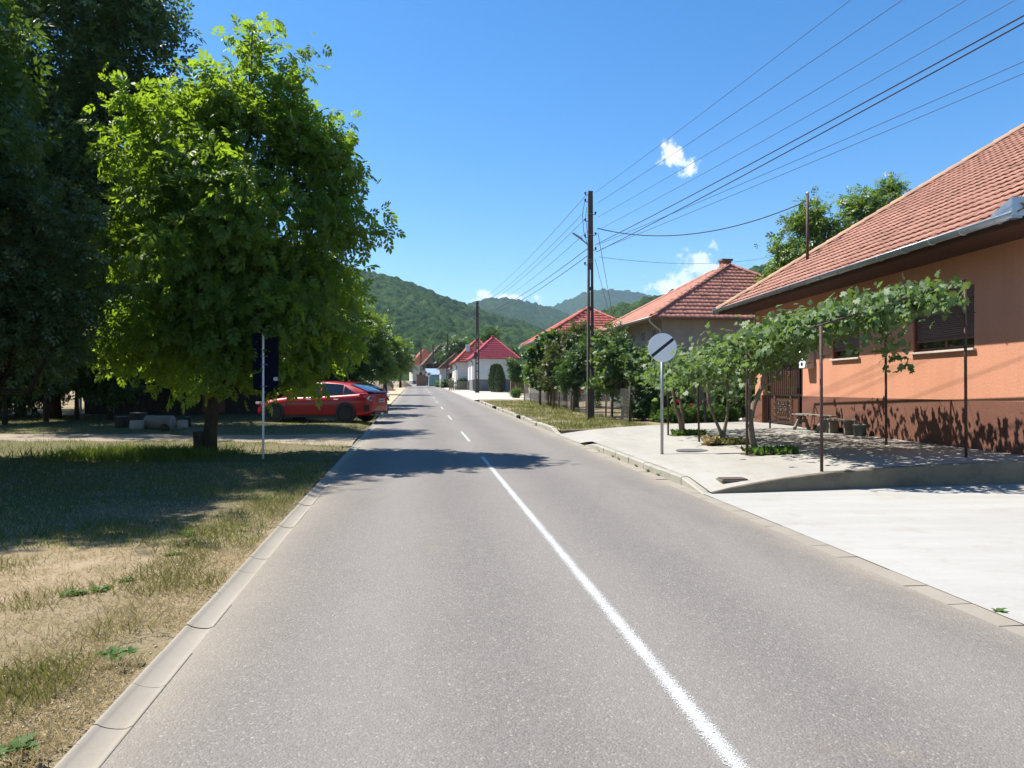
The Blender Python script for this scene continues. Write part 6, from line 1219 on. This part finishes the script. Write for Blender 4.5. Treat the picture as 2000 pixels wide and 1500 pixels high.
def hatchback(name, label, loc, rz, paint, rim=None, s=1.0, group='parked cars', lettering=True):
    c = thing(name, label, 'car', loc, rz, group)
    st = [(-2.26, .52, .62, .42, .93), (-2.22, .80, .80, .30, 1.00), (-2.05, .87, .86, .24, 1.02), (-1.7, .895, .89, .2, 1.00), (-1.2, .90, .895, .19, .965), (-.6, .895, .89, .18, .93), (0, .895, .885, .18, .905), (.55, .895, .88, .18, .885), (.95, .90, .88, .19, .88), (1.35, .895, .86, .2, .83), (1.75, .87, .80, .22, .765), (2.05, .80, .68, .24, .70), (2.2, .66, .5, .28, .62), (2.26, .45, .3, .36, .52)]
    rings = []
    for x, w, wt, zb, zt in st:
        h = zt - zb; half = [(0, zb), (w * .86, zb), (w * .97, zb + .07 * h), (w * .985, zb + .3 * h), (w * .988, zb + .45 * h), (w * .995, zb + .62 * h), (w * .985, zb + .8 * h), (wt * .955, zt - .02), (wt * .80, zt + .015), (wt * .4, zt + .03), (0, zt + .035)]
        rings.append([(x, y, z) for y, z in half] + [(x, -y, z) for y, z in half[-2:0:-1]])
    b = loft(rings).build('body', paint, c, True); sub = b.modifiers.new('sub', 'SUBSURF'); sub.levels = 1; sub.render_levels = 2
    gs = [(-2.12, .70, .66, .96, 1.015), (-1.85, .76, .66, .96, 1.13), (-1.45, .79, .62, .95, 1.285), (-1.0, .80, .60, .93, 1.375), (-.5, .80, .595, .91, 1.415), (0, .80, .59, .90, 1.415), (.3, .80, .58, .89, 1.375), (.75, .78, .60, .88, 1.14), (1.18, .74, .68, .87, .90)]
    rings = []
    for x, wb_, wt, zb, zt in gs:
        h = zt - zb; half = [(0, zb - .05), (wb_, zb - .05), (wb_ + (wt - wb_) * .12, zb + .12 * h), (wb_ + (wt - wb_) * .88, zb + .9 * h), (wt * .93, zt - .008), (wt * .5, zt + .012), (0, zt + .02)]
        rings.append([(x, y, z) for y, z in half] + [(x, -y, z) for y, z in half[-2:0:-1]])
    rf = loft(rings).build('roof', paint, c, True)
    xs_ = [g[0] for g in gs]
    def gp(x, f, off, sgn): 
        wb_, wt, zb, zt = [np.interp(x, xs_, [g[k] for g in gs]) for k in (1, 2, 3, 4)]; h = zt - zb; return (x, sgn * (wb_ + (wt - wb_) * f + off), zb + f * h)
    for sgn in (1, -1):                                    # side glass panels
        for nm, x0, x1, f00, f01 in (('front_side_window', -.28, .82, .12, .90), ('rear_side_window', -1.15, -.36, .12, .90), ('quarter_window', -1.68, -1.2, .14, .86)):
            m = MB(); n_ = 8; V = []
            for i in range(n_ + 1):
                x = x0 + (x1 - x0) * i / n_; top = f01
                if nm == 'quarter_window': top = .2 + .66 * i / n_
                for q in range(3): V.append(gp(x, f00 + (top - f00) * q / 2, .012, sgn))
            m.add(V, [(i * 3 + q, i * 3 + q + 1, i * 3 + q + 4, i * 3 + q + 3) for i in range(n_) for q in range(2)]); m.build(nm, M['glass'], c, True)
        MB().tube([gp(.85 - 2.5 * i / 10, .1, .012, sgn) for i in range(11)], .010, 5).build('window_trim', M['black'], c)
        for x in (.02, -.98): MB().box((x, sgn * .905, .80), (.20, .035, .035)).build('door_handle', M['chrome'] if paint is M['carred'] else paint, c, bevel=.01)
        for x in (.92, -.33, -1.12): MB().tube([(x, sgn * .892, .26), (x - .02, sgn * .905, .55), (x, sgn * .888, .86)], .006, 4).build('door_gap', M['black'], c)
        MB().box((.80, sgn * .98, .96), (.14, .2, .13)).build('mirror', paint, c, bevel=.03); MB().b(-1.0, 1.0, sgn * .87 - .03, sgn * .87 + .03, .17, .25).build('side_skirt', M['black'], c)
        for x in (-1.32, 1.38): MB().lathe([(.375, 0), (.375, .03), (.30, .035)], 28, (x, sgn * .872, .335), Matrix.Rotation(R(-90) * sgn, 3, 'X')).build('wheel_arch', M['black'], c)
        m = MB(); pts = [(-2.235, .50, .98), (-2.16, .80, 1.0), (-1.86, .895, .995), (-1.82, .905, .94), (-2.05, .895, .86), (-2.17, .855, .74), (-2.255, .70, .72), (-2.25, .72, .84), (-2.262, .5, .9)]
        m.add([(x - .012, sgn * (y + .012), z) for x, y, z in pts], [tuple(range(9))]); m.build('tail_lamp', M['lamp_red'], c); MB().tube([(-2.24, sgn * .86, .94), (-2.16, sgn * .90, .82), (-2.25, sgn * .80, .76)], .022, 6).build('tail_lamp_bar', M['lamp_clear'], c)
        m = MB(); m.add([(-2.19, sgn * .84, .62), (-2.0, sgn * .895, .60), (-2.03, sgn * .905, .40), (-2.2, sgn * .84, .38)], [(0, 1, 2, 3)]); m.build('bumper_vent', M['black'], c); MB().box((2.08, sgn * .62, .66), (.26, .28, .10), rz=-sgn * .5).build('headlamp', M['lamp_clear'], c, bevel=.02)
    def band(x0, x1, inset, nm, m_, sg=None):
        m = MB(); V = []; n_ = 6
        for i in range(n_ + 1):
            x = x0 + (x1 - x0) * i / n_; wt = np.interp(x, xs_, [g[2] for g in gs]) * inset; z = np.interp(x, xs_, [g[4] for g in gs]) + .026
            for q in (-1, -.5, 0, .5, 1): V.append((x, wt * q, z + .012 * (1 - q * q)))
        m.add(V, [(i * 5 + q, i * 5 + q + 1, i * 5 + q + 6, i * 5 + q + 5) for i in range(n_) for q in range(4)]); m.build(nm, m_, c, True)
    band(-2.0, -1.32, .90, 'rear_window', M['glass']); band(.42, 1.12, .93, 'windscreen', M['glass'])
    m = MB(); m.add([(-2.28, -.72, 1.06), (-2.05, -.74, 1.08), (-2.05, .74, 1.08), (-2.28, .72, 1.06), (-2.30, -.70, 1.035), (-2.05, -.72, 1.03), (-2.05, .72, 1.03), (-2.30, .70, 1.035)], [(0, 3, 2, 1), (4, 5, 6, 7), (0, 4, 7, 3), (1, 2, 6, 5), (0, 1, 5, 4), (3, 7, 6, 2)]); m.build('spoiler', M['black'] if paint is M['carred'] else paint, c, bevel=.008)
    pl = MB().b(-2.295, -2.27, -.26, .26, .70, .82).build('number_plate', M['plate'], c); MB().b(-2.299, -2.296, .21, .255, .705, .815).build('plate_strip', M['plate_blue'], pl)
    for k in range(6): MB().b(-2.299, -2.296, .155 - .068 * k - .02, .155 - .068 * k + .02, .725, .795).build('plate_character', M['black'], pl)
    m = MB(); [m.beam(a, b_, .008, .014, (1, 0, 0)) for a, b_ in (((-2.275, .04, .93), (-2.275, .03, .86)), ((-2.275, -.04, .93), (-2.275, -.03, .86)), ((-2.275, .035, .895), (-2.275, -.035, .895)))]; m.build('badge', M['chrome'], c)
    MB().b(-2.29, -2.2, -.6, .6, .27, .37).build('diffuser', M['black'], c); MB().b(-1.1, -1.02, -.02, .02, 1.41, 1.47).build('antenna_fin', paint, c, bevel=.01); [MB().tube([(-2.31, k, .30), (-2.15, k, .30)], .035, 10).build('exhaust', M['chrome'], c) for k in (-.08, .0, .08)]
    for x in (-1.32, 1.38):
        for y in (-.80, .80): wheel(c, x, y, .325, .22, rim or M['rim'])
    c.scale = (s, s, s); return c
hd = math.atan2(.62, -2.66); mid = Vector((-5.98, 27.95, 0)) + Vector((math.cos(hd), math.sin(hd), 0)) * 1.42 + Vector((-math.sin(hd), math.cos(hd), 0)) * -.80
hatchback('red_hatchback', 'bright red hatchback parked on the verge facing left', (mid.x, mid.y, gz(0, mid.y) + .02), hd, M['carred'], None, 1.05)
hatchback('dark_red_car', 'dark red car mostly hidden behind the red hatchback roof', (at(716, 760, 40).x - 1.2, 40.0, gz(0, 40) + .02), math.atan2(.6, -1), M['cardark'], M['rimsteel'])
hatchback('dark_car', 'small dark car parked far off before the left bend', (at(752, 744, 100).x, 101, gz(0, 101)), R(97), M['cargrey'], M['rimsteel'])
v = thing('parked_van', 'grey-blue van in shade behind the red hatchback', 'van', (at(682, 760, 45).x, 45, gz(0, 45)), R(-78), 'parked cars')
rings = []
for x, zt, w in ((-2.4, 1.9, .82), (-2.3, 2.0, .88), (-1, 2.05, .9), (.9, 2.0, .9), (1.35, 1.55, .9), (1.7, 1.12, .88), (2.3, .95, .85), (2.45, .7, .78)):
    half = [(0, .3), (w * .95, .3), (w, .5), (w, min(1.0, zt - .1)), (w * .93, zt - .08), (w * .8, zt), (0, zt + .02)]; rings.append([(x, y, z) for y, z in half] + [(x, -y, z) for y, z in half[-2:0:-1]])
loft(rings).build('body', M['cargrey'], v, True); MB().add([(.97, -.72, 1.93), (.97, .72, 1.93), (1.66, .78, 1.16), (1.66, -.78, 1.16)], [(0, 1, 2, 3)]).build('windscreen', M['curtain'], v, loc=(.04, 0, .03))
for s in (-1, 1): MB().b(-.2, .85, s * .905 - .005, s * .905 + .005, 1.15, 1.75).build('side_window', M['glass'], v); MB().box((1.3, s * 1.03, 1.25), (.1, .18, .26)).build('mirror', M['carwhite'], v, bevel=.03); MB().box((2.36, s * .6, .8), (.12, .3, .18)).build('headlamp', M['lamp_clear'], v, bevel=.03)
for x in (-1.5, 1.5):
    for y in (-.82, .82): wheel(v, x, y, .33, .2, M['rimsteel'])
# heap of earth
hp = on(746, 764); t = None
def heap(u, vv):
    a, r = u * 2 * PI, vv; x = 1.75 * r * math.cos(a); y = 1.3 * r * math.sin(a); z = 1.05 * max(0, 1 - r ** 1.25) + .16 * mnoise.noise(Vector((x * 1.6, y * 1.6, 3))) * (1 - r) + .07 * mnoise.noise(Vector((x * 5, y * 5, 1))) * (1 - r * .8); return (x, y, z - .02)
o = part('earth_heap', grid_mesh('earth_heap', heap, 48, 22, M['heap'], False), None, (hp.x, hp.y, gz(0, hp.y))); tag(o, 'heap of brown earth on the left verge past the red car', 'earth heap')
hp2 = on(778, 755); o = part('earth_heap', o.data, None, (hp2.x + 1.0, hp2.y, gz(0, hp2.y)), (0, 0, 1)); tag(o, 'low distant earth heap beside the dark parked car', 'earth heap')
